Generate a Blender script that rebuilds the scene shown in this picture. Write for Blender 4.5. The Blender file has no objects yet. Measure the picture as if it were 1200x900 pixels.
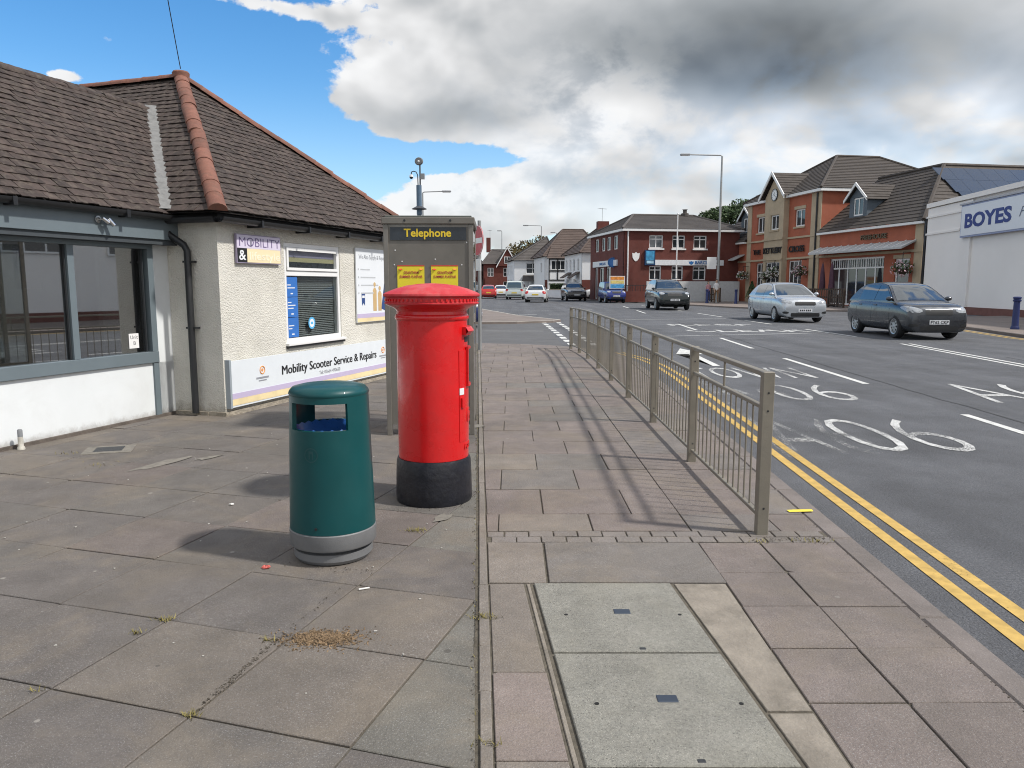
import bpy, bmesh, math, random
from math import sin, cos, pi, radians, atan2, sqrt
from mathutils import Vector, Matrix, Quaternion
from mathutils.bvhtree import BVHTree
random.seed(11)
S = bpy.context.scene
COL = S.collection
# ---------------------------------------------------------------- camera
cd = bpy.data.cameras.new('camera'); cam = bpy.data.objects.new('camera', cd); COL.objects.link(cam)
cam.location = (0, 0, 1.38); cam.rotation_euler = (radians(90 - 7.445), 0, 0)
cd.sensor_width = 36; cd.lens = 36 * 880 / 1200; cd.clip_start = .05; cd.clip_end = 3000
S.camera = cam
S.cycles.pixel_filter_type = 'BLACKMAN_HARRIS'; S.cycles.filter_width = 1.05
S.cycles.max_bounces = 6; S.cycles.diffuse_bounces = 3; S.cycles.glossy_bounces = 3; S.cycles.transparent_max_bounces = 12
# ---------------------------------------------------------------- light
SUN_EL = radians(50); SUN_AZ = radians(106.9)           # clockwise from +Y
SUN_STRENGTH = 2.8; SKY_STRENGTH = .10; CLOUD = .66
S.view_settings.view_transform = 'Standard'; S.view_settings.look = 'None'
S.view_settings.exposure = 0.54; S.view_settings.gamma = 1; S.view_settings.use_curve_mapping = False
sd = bpy.data.lights.new('sun', 'SUN'); sun = bpy.data.objects.new('sun', sd); COL.objects.link(sun)
sd.energy = SUN_STRENGTH; sd.angle = radians(3.2); sd.color = (1, .955, .89)
sv = Vector((sin(SUN_AZ) * cos(SUN_EL), cos(SUN_AZ) * cos(SUN_EL), sin(SUN_EL)))
sun.rotation_euler = (-sv).to_track_quat('-Z', 'Y').to_euler(); sun.location = (20, -10, 30)

# ---------------------------------------------------------------- node helper
class NT:
    def __init__(s, tree):
        s.t = tree; s.n = tree.nodes; s.l = tree.links
    def new(s, ty, **kw):
        n = s.n.new(ty)
        for k, v in kw.items(): setattr(n, k, v)
        return n
    def put(s, sock, v):
        if v is None: return
        if isinstance(v, bpy.types.NodeSocket): s.l.new(v, sock)
        elif isinstance(v, (tuple, list)) and sock.type == 'RGBA' and len(v) == 3: sock.default_value = (*v, 1)
        else: sock.default_value = v
    def m(s, op, a, b=None, c=None, clamp=False):
        n = s.new('ShaderNodeMath', operation=op); n.use_clamp = clamp
        s.put(n.inputs[0], a); s.put(n.inputs[1], b); s.put(n.inputs[2], c)
        return n.outputs[0]
    def mix(s, f, a, b, mode='MIX'):
        n = s.new('ShaderNodeMix', data_type='RGBA', blend_type=mode)
        s.put(n.inputs[0], f); s.put(n.inputs[6], a); s.put(n.inputs[7], b)
        return n.outputs[2]
    def sstep(s, x, a, b):
        n = s.new('ShaderNodeMapRange', interpolation_type='SMOOTHSTEP')
        s.put(n.inputs[0], x); n.inputs[1].default_value = a; n.inputs[2].default_value = b
        return n.outputs[0]
    def rng(s, x, a, b, c, d):
        n = s.new('ShaderNodeMapRange'); s.put(n.inputs[0], x)
        for i, v in enumerate((a, b, c, d)): n.inputs[i + 1].default_value = v
        return n.outputs[0]
    def noise(s, vec, scale, detail=4, rough=.55, dist=0):
        n = s.new('ShaderNodeTexNoise'); s.put(n.inputs['Vector'], vec)
        n.inputs['Scale'].default_value = scale; n.inputs['Detail'].default_value = detail
        n.inputs['Roughness'].default_value = rough; n.inputs['Distortion'].default_value = dist
        return n.outputs[0]
    def comb(s, x, y, z):
        n = s.new('ShaderNodeCombineXYZ')
        for i, v in enumerate((x, y, z)): s.put(n.inputs[i], v)
        return n.outputs[0]

# ---------------------------------------------------------------- sky: clear-air model plus cumulus
W = bpy.data.worlds.new('World'); S.world = W; W.use_nodes = True
W.cycles.sampling_method = 'MANUAL'; W.cycles.sample_map_resolution = 256
T = NT(W.node_tree); T.n.clear()
sky = T.new('ShaderNodeTexSky', sky_type='NISHITA'); sky.sun_disc = False
sky.sun_elevation = SUN_EL; sky.sun_rotation = SUN_AZ; sky.altitude = 60; sky.air_density = 1.0; sky.dust_density = .6; sky.ozone_density = 1.6
tc = T.new('ShaderNodeTexCoord'); sp = T.new('ShaderNodeSeparateXYZ'); T.l.new(tc.outputs['Generated'], sp.inputs[0])
dx, dy, dz = sp.outputs
az = T.m('ARCTAN2', dx, dy); el = T.m('ARCSINE', dz)
# soft clouds: (az, el, half-width, half-height, weight) in radians; the wide ones are the big bank overhead
def pa(px, py): return math.atan((px - 600) / 880.), math.atan((335 - py) / sqrt(880. ** 2 + (px - 600) ** 2))
def blob(px, py, rx, ry, wgt):
    a0, e0 = pa(px, py); u = T.m('MULTIPLY', T.m('SUBTRACT', az, a0), 880. / rx); v = T.m('MULTIPLY', T.m('SUBTRACT', el, e0), 880. / ry)
    r = T.m('ADD', T.m('MULTIPLY', u, u), T.m('MULTIPLY', v, v))
    return T.m('MULTIPLY', T.m('POWER', 2.718, T.m('MULTIPLY', r, -1.0)), wgt)
def total(L):
    o = L[0]
    for x in L[1:]: o = T.m('ADD', o, x)
    return o
cover = total([blob(930, 15, 390, 110, 1.6), blob(505, 128, 110, 46, 1.15), blob(690, 150, 100, 85, 1.1), blob(640, 40, 150, 55, .85),
               blob(570, 245, 110, 42, 1.3), blob(450, 270, 110, 24, .95), blob(910, 232, 330, 66, 1.0), blob(1150, 140, 180, 60, .7),
               blob(740, 315, 260, 22, .6), blob(300, 20, 70, 8, .50), blob(390, 38, 80, 9, .52), blob(450, 12, 60, 14, .45), blob(92, 101, 18, 7, .9), blob(145, 62, 12, 6, .5), blob(310, 78, 8, 5, .45), blob(530, 15, 70, 40, .6),
               blob(510, 190, 110, 15, -1.2), blob(655, 286, 45, 15, -.8), blob(1010, 150, 150, 12, -.12), blob(385, 200, 50, 40, -.6), blob(1195, 180, 60, 30, -.3)])
# the open sky outside the photograph: added unseen clouds, thickened to neutralise the blue fill light
wide = T.noise(tc.outputs['Generated'], 1.7, 3, .5)
inview = T.m('MULTIPLY', T.sstep(T.m('ABSOLUTE', az), 1.0, .66), T.sstep(el, .75, .42))
field = T.m('MULTIPLY', T.sstep(wide, .30, .50), T.m('SUBTRACT', 1.0, inview))
cover = T.m('ADD', cover, field)
pv = T.comb(az, T.m('MULTIPLY', el, 1.5), 0.0)
n0 = T.noise(pv, 9.5, 7, .60, .2)
pv2 = T.comb(T.m('ADD', az, .005), T.m('ADD', T.m('MULTIPLY', el, 1.5), .034), 0.0)
b0 = T.noise(pv, 7.0, 3.5, .48, .2); b1 = T.noise(pv2, 7.0, 3.5, .48, .2)
soft = T.noise(pv, 3.5, 2, .4)
dens = T.m('ADD', T.m('SUBTRACT', cover, .54), T.m('MULTIPLY', T.m('SUBTRACT', n0, .5), 2.3))
alpha = T.m('MULTIPLY', T.sstep(dens, -.02, .17), T.m('SUBTRACT', .98, T.m('MULTIPLY', blob(960, 225, 330, 95, .42), T.sstep(n0, .62, .40))))
relief = T.m('ADD', T.m('MULTIPLY', T.m('SUBTRACT', b0, b1), 1.5), T.m('MULTIPLY', T.m('SUBTRACT', n0, .5), .20))     # sunlit upper sides of each billow
dark = total([blob(880, 60, 300, 74, .58), blob(960, 105, 220, 30, .16), blob(660, 75, 90, 40, .12), blob(980, 250, 300, 50, .10), blob(520, 150, 130, 30, .30), blob(590, 275, 120, 20, .16), blob(690, 212, 110, 20, .26), blob(1215, 120, 30, 50, .35)])
thick = T.m('MULTIPLY', T.sstep(dens, .1, .9), .05)
relief = T.m('MULTIPLY', relief, T.rng(dark, 0.0, .42, 1.15, .22))
lum = T.m('SUBTRACT', T.m('ADD', .96, relief), T.m('ADD', T.m('MULTIPLY', dark, T.rng(soft, .3, .7, 1.25, .75)), thick))
lum = T.m('ADD', lum, T.m('MULTIPLY', total([blob(705, 140, 90, 60, .30), blob(960, 188, 60, 12, .25), blob(560, 228, 100, 30, .25)]), T.sstep(n0, .38, .56)))
lum = T.m('MINIMUM', T.m('MAXIMUM', lum, .10), 1.0)
ccol = T.mix(T.sstep(lum, .2, .85), (.88, .95, 1.0), (1.0, 1.0, 1.0))
vm = T.new('ShaderNodeVectorMath', operation='SCALE'); T.l.new(ccol, vm.inputs[0]); T.put(vm.inputs['Scale'], T.m('MULTIPLY', lum, CLOUD / SKY_STRENGTH))
hs = T.new('ShaderNodeHueSaturation'); hs.inputs['Saturation'].default_value = 1.38; hs.inputs['Value'].default_value = 1.25
T.l.new(sky.outputs[0], hs.inputs['Color'])
# pale haze of the lower air
low = T.m('MULTIPLY', T.sstep(el, .26, -.02), .5)
skyc = T.mix(low, hs.outputs[0], tuple(v / SKY_STRENGTH for v in (.42, .58, .76)))
final = T.mix(alpha, skyc, vm.outputs[0])
bg = T.new('ShaderNodeBackground'); T.l.new(final, bg.inputs[0]); bg.inputs[1].default_value = SKY_STRENGTH
ow = T.new('ShaderNodeOutputWorld'); T.l.new(bg.outputs[0], ow.inputs[0])

# ---------------------------------------------------------------- ground profile: the street climbs a little beyond the side road
def gz(y): return .11 * min(1, max(0, (y - 18) / 26.))
ROADZ = -.08

# ---------------------------------------------------------------- materials
MATS = {}
def mat(name, col, rough=.6, metal=0, var=.12, vscale=6, bump=0, bscale=40, spec=.5, coat=0, grime=0, gscale=1.5, gcol=(.05, .045, .035), rnd=0, speck=0, speckcol=(.5, .48, .45), emis=0, objcol=False, detail=5, island=0, sheen=0, streak=0, gum=0, splash=0, coarse=0, patch=0, patchcol=(.2, .16, .11)):
    """procedural surface: base colour, broad noise variation, optional stains, specks, bump and per-piece tint"""
    if name in MATS: return MATS[name]
    M = bpy.data.materials.new(name); M.use_nodes = True; t = NT(M.node_tree); MATS[name] = M
    b = t.n['Principled BSDF']; co = t.new('ShaderNodeTexCoord').outputs['Object']
    geo = t.new('ShaderNodeNewGeometry'); pos = geo.outputs['Position']
    oi = t.new('ShaderNodeObjectInfo')
    c = (*col, 1)
    base = None
    if objcol: base = t.mix(1.0, c, oi.outputs['Color'], 'MULTIPLY')
    n = t.noise(pos, vscale, detail, .6)
    f = t.rng(n, .25, .75, 1 - var, 1 + var)
    if rnd:
        r = oi.outputs['Random']
        if island: r = t.m('FRACT', t.m('ADD', r, geo.outputs['Random Per Island']))
        f = t.m('MULTIPLY', f, t.rng(r, 0, 1, 1 - rnd, 1 + rnd))
    g = t.comb(f, f, f)
    out = t.mix(1.0, base if base is not None else c, g, 'MULTIPLY')
    if speck:
        s_ = t.noise(pos, 260, 2, .5); out = t.mix(t.m('MULTIPLY', t.sstep(s_, .60, .70), speck), out, speckcol)
        s2 = t.noise(pos, 190, 2, .5); out = t.mix(t.m('MULTIPLY', t.sstep(s2, .40, .30), speck), out, tuple(v * .35 for v in col))
    if coarse:
        cn = t.noise(pos, 75, 3, .7); cf = t.rng(cn, .3, .7, 1 - coarse, 1 + coarse); out = t.mix(1.0, out, t.comb(cf, cf, cf), 'MULTIPLY')
    if patch:
        pn = t.noise(pos, 1.7, 7, .68, .6); out = t.mix(t.m('MULTIPLY', t.sstep(pn, .45, .66), patch), out, patchcol)
        pn2 = t.noise(pos, 4.3, 8, .72, .3); ff = t.rng(pn2, .25, .75, 1 - patch * .55, 1 + patch * .45); out = t.mix(1.0, out, t.comb(ff, ff, ff), 'MULTIPLY')
    if gum:
        vo = t.new('ShaderNodeTexVoronoi'); vo.inputs['Scale'].default_value = 5.5; vo.inputs['Randomness'].default_value = 1; t.l.new(pos, vo.inputs['Vector'])
        sx = t.new('ShaderNodeSeparateColor'); t.l.new(vo.outputs['Color'], sx.inputs[0])
        k1 = t.m('MULTIPLY', t.m('LESS_THAN', vo.outputs['Distance'], t.rng(sx.outputs[1], 0, 1, .03, .09)), t.m('GREATER_THAN', sx.outputs[0], .62))
        out = t.mix(t.m('MULTIPLY', k1, gum), out, t.mix(t.m('GREATER_THAN', sx.outputs[2], .72), (.075, .068, .06), (.30, .28, .25)))
    if splash:
        sz = t.new('ShaderNodeSeparateXYZ'); t.l.new(pos, sz.inputs[0]); wn = t.noise(pos, 9, 6, .7, .3)
        out = t.mix(t.m('MULTIPLY', t.sstep(t.m('ADD', t.m('DIVIDE', sz.outputs[2], splash), t.m('MULTIPLY', t.m('SUBTRACT', wn, .5), 1.6)), 1.0, .1), .55), out, (.20, .175, .14))
    if streak:
        mp = t.new('ShaderNodeMapping'); mp.inputs['Scale'].default_value = (1.6, .06, 1); t.l.new(pos, mp.inputs[0]); sk = t.rng(t.noise(mp.outputs[0], 1.0, 3, .6), .3, .7, 1 - streak, 1 + streak); out = t.mix(1.0, out, t.comb(sk, sk, sk), 'MULTIPLY')
    if grime:
        gn = t.noise(pos, gscale, 6, .65, .4); out = t.mix(t.m('MULTIPLY', t.sstep(gn, .46, .68), grime), out, gcol)
    t.l.new(out, b.inputs['Base Color'])
    b.inputs['Roughness'].default_value = rough; b.inputs['Metallic'].default_value = metal
    b.inputs['Specular IOR Level'].default_value = spec
    if coat: b.inputs['Coat Weight'].default_value = coat; b.inputs['Coat Roughness'].default_value = .04
    if rough > .25:
        rn = t.noise(pos, vscale * 2.3, 3); t.l.new(t.rng(rn, .3, .7, max(.05, rough - .08), min(1, rough + .08)), b.inputs['Roughness'])
    if bump:
        bn = t.noise(pos, bscale, 4, .6); bp = t.new('ShaderNodeBump'); bp.inputs['Strength'].default_value = 1; bp.inputs['Distance'].default_value = bump
        t.l.new(bn, bp.inputs['Height']); t.l.new(bp.outputs[0], b.inputs['Normal'])
    if emis:
        t.l.new(out, b.inputs['Emission Color']); b.inputs['Emission Strength'].default_value = emis
    return M
def clear_glass(name, tint=(.75, .8, .8), ior=1.5, boost=1.0):
    if name in MATS: return MATS[name]
    M = bpy.data.materials.new(name); M.use_nodes = True; t = NT(M.node_tree); MATS[name] = M; t.n.clear()
    tr = t.new('ShaderNodeBsdfTransparent'); tr.inputs[0].default_value = (*tint, 1)
    gl = t.new('ShaderNodeBsdfGlossy'); gl.inputs['Roughness'].default_value = .015
    lw_ = t.new('ShaderNodeLayerWeight'); lw_.inputs[0].default_value = .5
    r0 = .04 * boost; fr_ = t.m('ADD', t.m('MULTIPLY', t.m('POWER', lw_.outputs['Facing'], 5.0), 1 - r0), r0)
    mx = t.new('ShaderNodeMixShader'); t.put(mx.inputs[0], fr_); t.l.new(tr.outputs[0], mx.inputs[1]); t.l.new(gl.outputs[0], mx.inputs[2])
    o = t.new('ShaderNodeOutputMaterial'); t.l.new(mx.outputs[0], o.inputs[0])
    return M
def worn_paint(name, col, wear=.5, scale=9):
    if name in MATS: return MATS[name]
    M = bpy.data.materials.new(name); M.use_nodes = True; t = NT(M.node_tree); MATS[name] = M
    b = t.n['Principled BSDF']; o = t.n['Material Output']
    geo = t.new('ShaderNodeNewGeometry'); pos = geo.outputs['Position']
    big = t.noise(pos, .9, 3, .5); sm = t.noise(pos, scale * 8, 5, .7)
    k = t.m('ADD', t.m('MULTIPLY', sm, .62), t.m('MULTIPLY', big, .38))
    a = t.sstep(k, .62 - wear * .32, .66 - wear * .24)
    a = t.m('SUBTRACT', 1.0, a) if False else a
    f = t.rng(t.noise(pos, 14, 4), .3, .7, .72, 1.08)
    t.l.new(t.mix(1.0, (*col, 1), t.comb(f, f, f), 'MULTIPLY'), b.inputs['Base Color']); b.inputs['Roughness'].default_value = .75
    tr = t.new('ShaderNodeBsdfTransparent'); mx = t.new('ShaderNodeMixShader')
    t.l.new(a, mx.inputs[0]); t.l.new(b.outputs[0], mx.inputs[2]); t.l.new(tr.outputs[0], mx.inputs[1]); t.l.new(mx.outputs[0], o.inputs[0])
    return M

# ---------------------------------------------------------------- mesh helper
class MB:
    def __init__(s): s.v = []; s.f = []; s.mi = []; s.cm = 0
    def add(s, vs, fs):
        o = len(s.v); s.v += [tuple(x) for x in vs]; s.f += [tuple(i + o for i in f) for f in fs]; s.mi += [s.cm] * len(fs); return s
    def box(s, c, d, M=None):
        x, y, z = (k / 2 for k in d)
        P = [Vector((sx * x, sy * y, sz * z)) for sz in (-1, 1) for sy in (-1, 1) for sx in (-1, 1)]
        if M is not None: P = [M @ p for p in P]
        c = Vector(c)
        return s.add([p + c for p in P], [(0, 2, 3, 1), (4, 5, 7, 6), (0, 1, 5, 4), (2, 6, 7, 3), (0, 4, 6, 2), (1, 3, 7, 5)])
    def bb(s, x0, x1, y0, y1, z0, z1): return s.box(((x0 + x1) / 2, (y0 + y1) / 2, (z0 + z1) / 2), (abs(x1 - x0), abs(y1 - y0), abs(z1 - z0)))
    def cbox(s, x0, x1, y0, y1, z0, z1, b):
        """box with chamfered edges"""
        V = []; 
        for (z, e) in ((z0, b), (z0 + b, 0), (z1 - b, 0), (z1, b)):
            X0, X1, Y0, Y1 = x0 + e, x1 - e, y0 + e, y1 - e; k = b if e == 0 else b * .4
            V += [(X0 + k, Y0, z), (X1 - k, Y0, z), (X1, Y0 + k, z), (X1, Y1 - k, z), (X1 - k, Y1, z), (X0 + k, Y1, z), (X0, Y1 - k, z), (X0, Y0 + k, z)]
        F = [tuple(range(7, -1, -1)), tuple(range(24, 32))]
        for r in range(3):
            for i in range(8): j = (i + 1) % 8; F.append((r * 8 + i, r * 8 + j, r * 8 + 8 + j, r * 8 + 8 + i))
        return s.add(V, F)
    def prism(s, poly, z0, z1, bev=0):
        n = len(poly); V = [(x, y, z0) for x, y in poly]
        if bev:
            cx = sum(p[0] for p in poly) / n; cy = sum(p[1] for p in poly) / n
            V += [(x, y, z1 - bev) for x, y in poly]
            ins = inset(poly, bev); V += [(x, y, z1) for x, y in ins]; R = 2
        else: V += [(x, y, z1) for x, y in poly]; R = 1
        F = [tuple(range(n - 1, -1, -1)), tuple(range(R * n, R * n + n))]
        for r in range(R):
            for i in range(n): j = (i + 1) % n; F.append((r * n + i, r * n + j, r * n + n + j, r * n + n + i))
        return s.add(V, F)
    def tube(s, p0, p1, r0, r1=None, n=10, cap=True):
        r1 = r0 if r1 is None else r1; p0 = Vector(p0); p1 = Vector(p1); q = (p1 - p0).to_track_quat('Z', 'Y')
        V = [p + q @ Vector((r * cos(2 * pi * i / n), r * sin(2 * pi * i / n), 0)) for p, r in ((p0, r0), (p1, r1)) for i in range(n)]
        F = [(i, (i + 1) % n, n + (i + 1) % n, n + i) for i in range(n)]
        if cap: F += [tuple(range(n - 1, -1, -1)), tuple(range(n, 2 * n))]
        return s.add(V, F)
    def path(s, pts, r, n=8):
        for a, b in zip(pts, pts[1:]): s.tube(a, b, r, r, n)
        return s
    def sweep(s, pts, r, n=8):
        pts = [Vector(p) for p in pts]; V = []; m = len(pts); q = None; last = None
        for k, p in enumerate(pts):
            t = (pts[min(k + 1, m - 1)] - pts[max(k - 1, 0)]).normalized()
            q = t.to_track_quat('Z', 'Y') if q is None else last.rotation_difference(t) @ q
            last = t; rr = r[k] if isinstance(r, (list, tuple)) else r
            V += [p + q @ Vector((rr * cos(2 * pi * i / n), rr * sin(2 * pi * i / n), 0)) for i in range(n)]
        F = [(k * n + i, k * n + (i + 1) % n, k * n + n + (i + 1) % n, k * n + n + i) for k in range(m - 1) for i in range(n)]
        F += [tuple(range(n - 1, -1, -1)), tuple(range((m - 1) * n, m * n))]
        return s.add(V, F)
    def lathe(s, prof, n=32, c=(0, 0, 0), skip=None, a0=0, a1=2 * pi):
        full = abs(a1 - a0 - 2 * pi) < 1e-6; m = n if full else n + 1
        V = [(c[0] + r * cos(a0 + (a1 - a0) * i / n), c[1] + r * sin(a0 + (a1 - a0) * i / n), c[2] + z) for r, z in prof for i in range(m)]
        F = []
        for k in range(len(prof) - 1):
            for i in range(n):
                if skip and skip(k, i): continue
                j = (i + 1) % m; F.append((k * m + i, k * m + j, k * m + m + j, k * m + m + i))
        return s.add(V, F)
    def quad(s, a, b, c, d): return s.add([a, b, c, d], [(0, 1, 2, 3)])
    def ball(s, c, r, n=12, m=8):
        rx, ry, rz = (r, r, r) if not isinstance(r, (tuple, list)) else r
        prof = [(sin(pi * k / m), -cos(pi * k / m)) for k in range(m + 1)]
        V = [(c[0] + rx * a * cos(2 * pi * i / n), c[1] + ry * a * sin(2 * pi * i / n), c[2] + rz * z) for a, z in prof for i in range(n)]
        F = [(k * n + i, k * n + (i + 1) % n, k * n + n + (i + 1) % n, k * n + n + i) for k in range(m) for i in range(n)]
        return s.add(V, F)
    def tr(s, M):
        s.v = [tuple(M @ Vector(p)) for p in s.v]; return s
    def mesh(s, name, mats, smooth=0):
        me = bpy.data.meshes.new(name); me.from_pydata(s.v, [], s.f)
        if not isinstance(mats, (list, tuple)): mats = [mats]
        for m_ in mats: me.materials.append(m_)
        if len(mats) > 1: me.polygons.foreach_set('material_index', s.mi)
        bm = bmesh.new(); bm.from_mesh(me); bmesh.ops.remove_doubles(bm, verts=bm.verts, dist=1e-5)
        bmesh.ops.dissolve_degenerate(bm, dist=1e-6, edges=bm.edges); bmesh.ops.recalc_face_normals(bm, faces=bm.faces); bm.to_mesh(me); bm.free()
        if smooth: me.shade_smooth(); me.set_sharp_from_angle(angle=radians(smooth))
        me.update(); return me
    def build(s, name, mats, parent=None, loc=(0, 0, 0), rz=0, smooth=0, bevel=0):
        o = put(name, s.mesh(name, mats, smooth), parent, loc, rz)
        if bevel:
            b = o.modifiers.new('bevel', 'BEVEL'); b.width = bevel; b.segments = 2; b.limit_method = 'ANGLE'; b.angle_limit = radians(40)
        return o
def put(name, me, parent=None, loc=(0, 0, 0), rz=0, rot=None, scale=None):
    o = bpy.data.objects.new(name, me); COL.objects.link(o); o.location = loc
    o.rotation_euler = rot if rot else (0, 0, rz)
    if scale: o.scale = scale
    if parent is not None: o.parent = parent
    return o
def tag(o, label=None, cat=None, group=None, kind=None):
    if label: o['label'] = label
    if cat: o['category'] = cat
    if group: o['group'] = group
    if kind: o['kind'] = kind
    return o
def thing(name, label, cat, loc=(0, 0, 0), rz=0, group=None):
    o = put(name, None, None, loc, rz); o.empty_display_size = .2; return tag(o, label, cat, group)
def inset(poly, e):
    """move the sides of a convex counter-clockwise polygon inwards"""
    n = len(poly); out = []
    L = []
    for i in range(n):
        a, b = Vector(poly[i]), Vector(poly[(i + 1) % n]); d = (b - a).normalized(); nn = Vector((-d.y, d.x)); L.append((a + nn * e, d))
    for i in range(n):
        p, d = L[i - 1]; q, f = L[i]; den = d.x * f.y - d.y * f.x
        if abs(den) < 1e-6: out.append(tuple(q)); continue
        t = ((q.x - p.x) * f.y - (q.y - p.y) * f.x) / den; out.append(tuple(p + d * t))
    return out
def area(p): return .5 * sum(p[i][0] * p[(i + 1) % len(p)][1] - p[(i + 1) % len(p)][0] * p[i][1] for i in range(len(p)))
def clip(poly, a, b):
    """keep what lies to the left of the directed line a -> b"""
    out = []; ax, ay = a; ex, ey = b[0] - ax, b[1] - ay
    sd_ = lambda p: ex * (p[1] - ay) - ey * (p[0] - ax)
    for i in range(len(poly)):
        p, q = poly[i], poly[(i + 1) % len(poly)]; s0, s1 = sd_(p), sd_(q)
        if s0 >= 0: out.append(p)
        if (s0 > 0 > s1) or (s0 < 0 < s1): t = s0 / (s0 - s1); out.append((p[0] + (q[0] - p[0]) * t, p[1] + (q[1] - p[1]) * t))
    return out
def sheet(name, poly, z, m, parent=None, thick=0, kindof='structure'):
    """a (possibly concave) flat polygon that follows the ground profile"""
    bm = bmesh.new(); vs = [bm.verts.new((x, y, 0)) for x, y in poly]; f = bm.faces.new(vs)
    if f.normal.z < 0 or area(poly) < 0: f.normal_flip()
    bmesh.ops.triangulate(bm, faces=bm.faces[:])
    for y in (18, 44): bmesh.ops.bisect_plane(bm, geom=bm.verts[:] + bm.edges[:] + bm.faces[:], plane_co=(0, y, 0), plane_no=(0, 1, 0))
    if thick:
        r = bmesh.ops.extrude_face_region(bm, geom=bm.faces[:])
        for v in r['geom']:
            if isinstance(v, bmesh.types.BMVert): v.co.z -= thick
    for v in bm.verts: v.co.z += z + gz(v.co.y)
    bmesh.ops.recalc_face_normals(bm, faces=bm.faces)
    me = bpy.data.meshes.new(name); bm.to_mesh(me); bm.free(); me.materials.append(m)
    o = put(name, me, parent)
    if kindof and parent is None: o['kind'] = kindof
    return o
_txt = {}
def text_mesh(s, size=1, bold=0, ext=0, m=None, shear=0, align='LEFT', space=1.0):
    key = (s, size, bold, ext, m.name if m else '', shear, align, space)
    if key in _txt: return _txt[key]
    cu = bpy.data.curves.new('lettering', 'FONT'); cu.body = s; cu.size = size; cu.offset = bold; cu.extrude = ext; cu.shear = shear; cu.align_x = align; cu.space_character = space; cu.resolution_u = 3
    o = bpy.data.objects.new('lettering', cu); COL.objects.link(o); dg = bpy.context.evaluated_depsgraph_get()
    me = bpy.data.meshes.new_from_object(o.evaluated_get(dg)); bpy.data.objects.remove(o)
    me.materials.clear(); me.materials.append(m); _txt[key] = me; return me
def text_on(s, parent, x, y, z, h, m, width=None, bold=0, ext=.002, align='LEFT', shear=0, name='lettering'):
    """letters standing on a wall whose outside faces -Y; h = cap height"""
    me = text_mesh(s, 1.0, bold, ext / h * .7, m, shear, align); ex = max(v.co.x for v in me.vertices) - min(v.co.x for v in me.vertices)
    k = h / .69; kx = (width / ex) if width else k
    return put(name, me, parent, (x, y, z), rot=(pi / 2, 0, 0), scale=(kx, k, k))
# ================================================================ GROUND, ROADS, PAVEMENTS
M_asph = mat('asphalt', (.100, .103, .111), .88, streak=.16, gum=.25, coarse=.42, patch=.25, patchcol=(.075, .075, .078), var=.22, vscale=.8, bump=.010, bscale=120, speck=.85, speckcol=(.24, .24, .245), grime=.35, gscale=.45, gcol=(.045, .045, .046))
M_side = mat('side_road_asphalt', (.105, .104, .104), .85, var=.15, vscale=1.2, bump=.005, bscale=120, speck=.4, speckcol=(.2, .2, .2))
M_joint = mat('joint_sand', (.105, .092, .070), .95, var=.4, vscale=30, bump=.004, bscale=120)
M_slab = mat('paving_slab', (1, 1, 1), .82, var=.16, vscale=3.2, bump=.0045, bscale=110, objcol=True, speck=.5, speckcol=(.36, .33, .29), grime=.46, gscale=1.0, gcol=(.098, .086, .073), rnd=.04, gum=.75, coarse=.14, patch=.38, patchcol=(.225, .185, .135))
M_kerb = mat('kerb_stone', (.172, .148, .135), .85, var=.18, vscale=5, bump=.003, bscale=120, speck=.3, rnd=.08, grime=.3, gscale=2)
M_conc = mat('concrete_fill', (.25, .22, .18), .9, var=.22, vscale=7, bump=.006, bscale=40, speck=.3, grime=.4, gscale=3)
M_cover = mat('cover_concrete', (.222, .215, .186), .8, var=.13, vscale=5, bump=.004, bscale=150, speck=1.0, speckcol=(.44, .43, .37), grime=.2, gscale=2.2, patch=.35, patchcol=(.28, .265, .215), gum=.3, coarse=.2)
M_farpav = mat('far_paving', (.20, .165, .145), .85, var=.15, vscale=2.5, bump=.003, bscale=60, speck=.2, grime=.25, gscale=.7)
M_ground = mat('far_ground', (.09, .10, .07), .95, var=.3, vscale=.05)
M_white = worn_paint('white_road_paint', (.66, .66, .63), .95)
M_wornw = worn_paint('worn_road_paint', (.60, .60, .58), .62)
M_yel = worn_paint('yellow_road_paint', (.56, .37, .10), 1.0)
M_metal_d = mat('dark_iron', (.06, .062, .065), .55, metal=.6, var=.2, vscale=40)

tag(MB().add([(-1500, -1500, -.16), (1500, -1500, -.16), (1500, 1500, -.16), (-1500, 1500, -.16)], [(0, 1, 2, 3)]).build('ground', M_ground), kind='structure')
road = sheet('road', [(-45, -14), (60, -14), (60, 160), (-45, 160)], ROADZ, M_asph)
def mark(name, poly, m=None, dz=.004): return sheet(name, poly, ROADZ + dz, m or M_white, parent=road)
def line(name, a, b, w, m=None, dz=.004):
    a = Vector(a); b = Vector(b); d = (b - a).normalized(); n_ = Vector((-d.y, d.x)) * w / 2
    return mark(name, [tuple(a - n_), tuple(b - n_), tuple(b + n_), tuple(a + n_)], m, dz)
# resurfaced mouth of the side road
sheet('side_road', [(-40, 18.6), (-6, 20.4), (-.8, 18.4), (1.25, 18.2), (1.2, 30.0), (-1.3, 28.6), (-40, 28)], ROADZ + .002, M_side)

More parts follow.
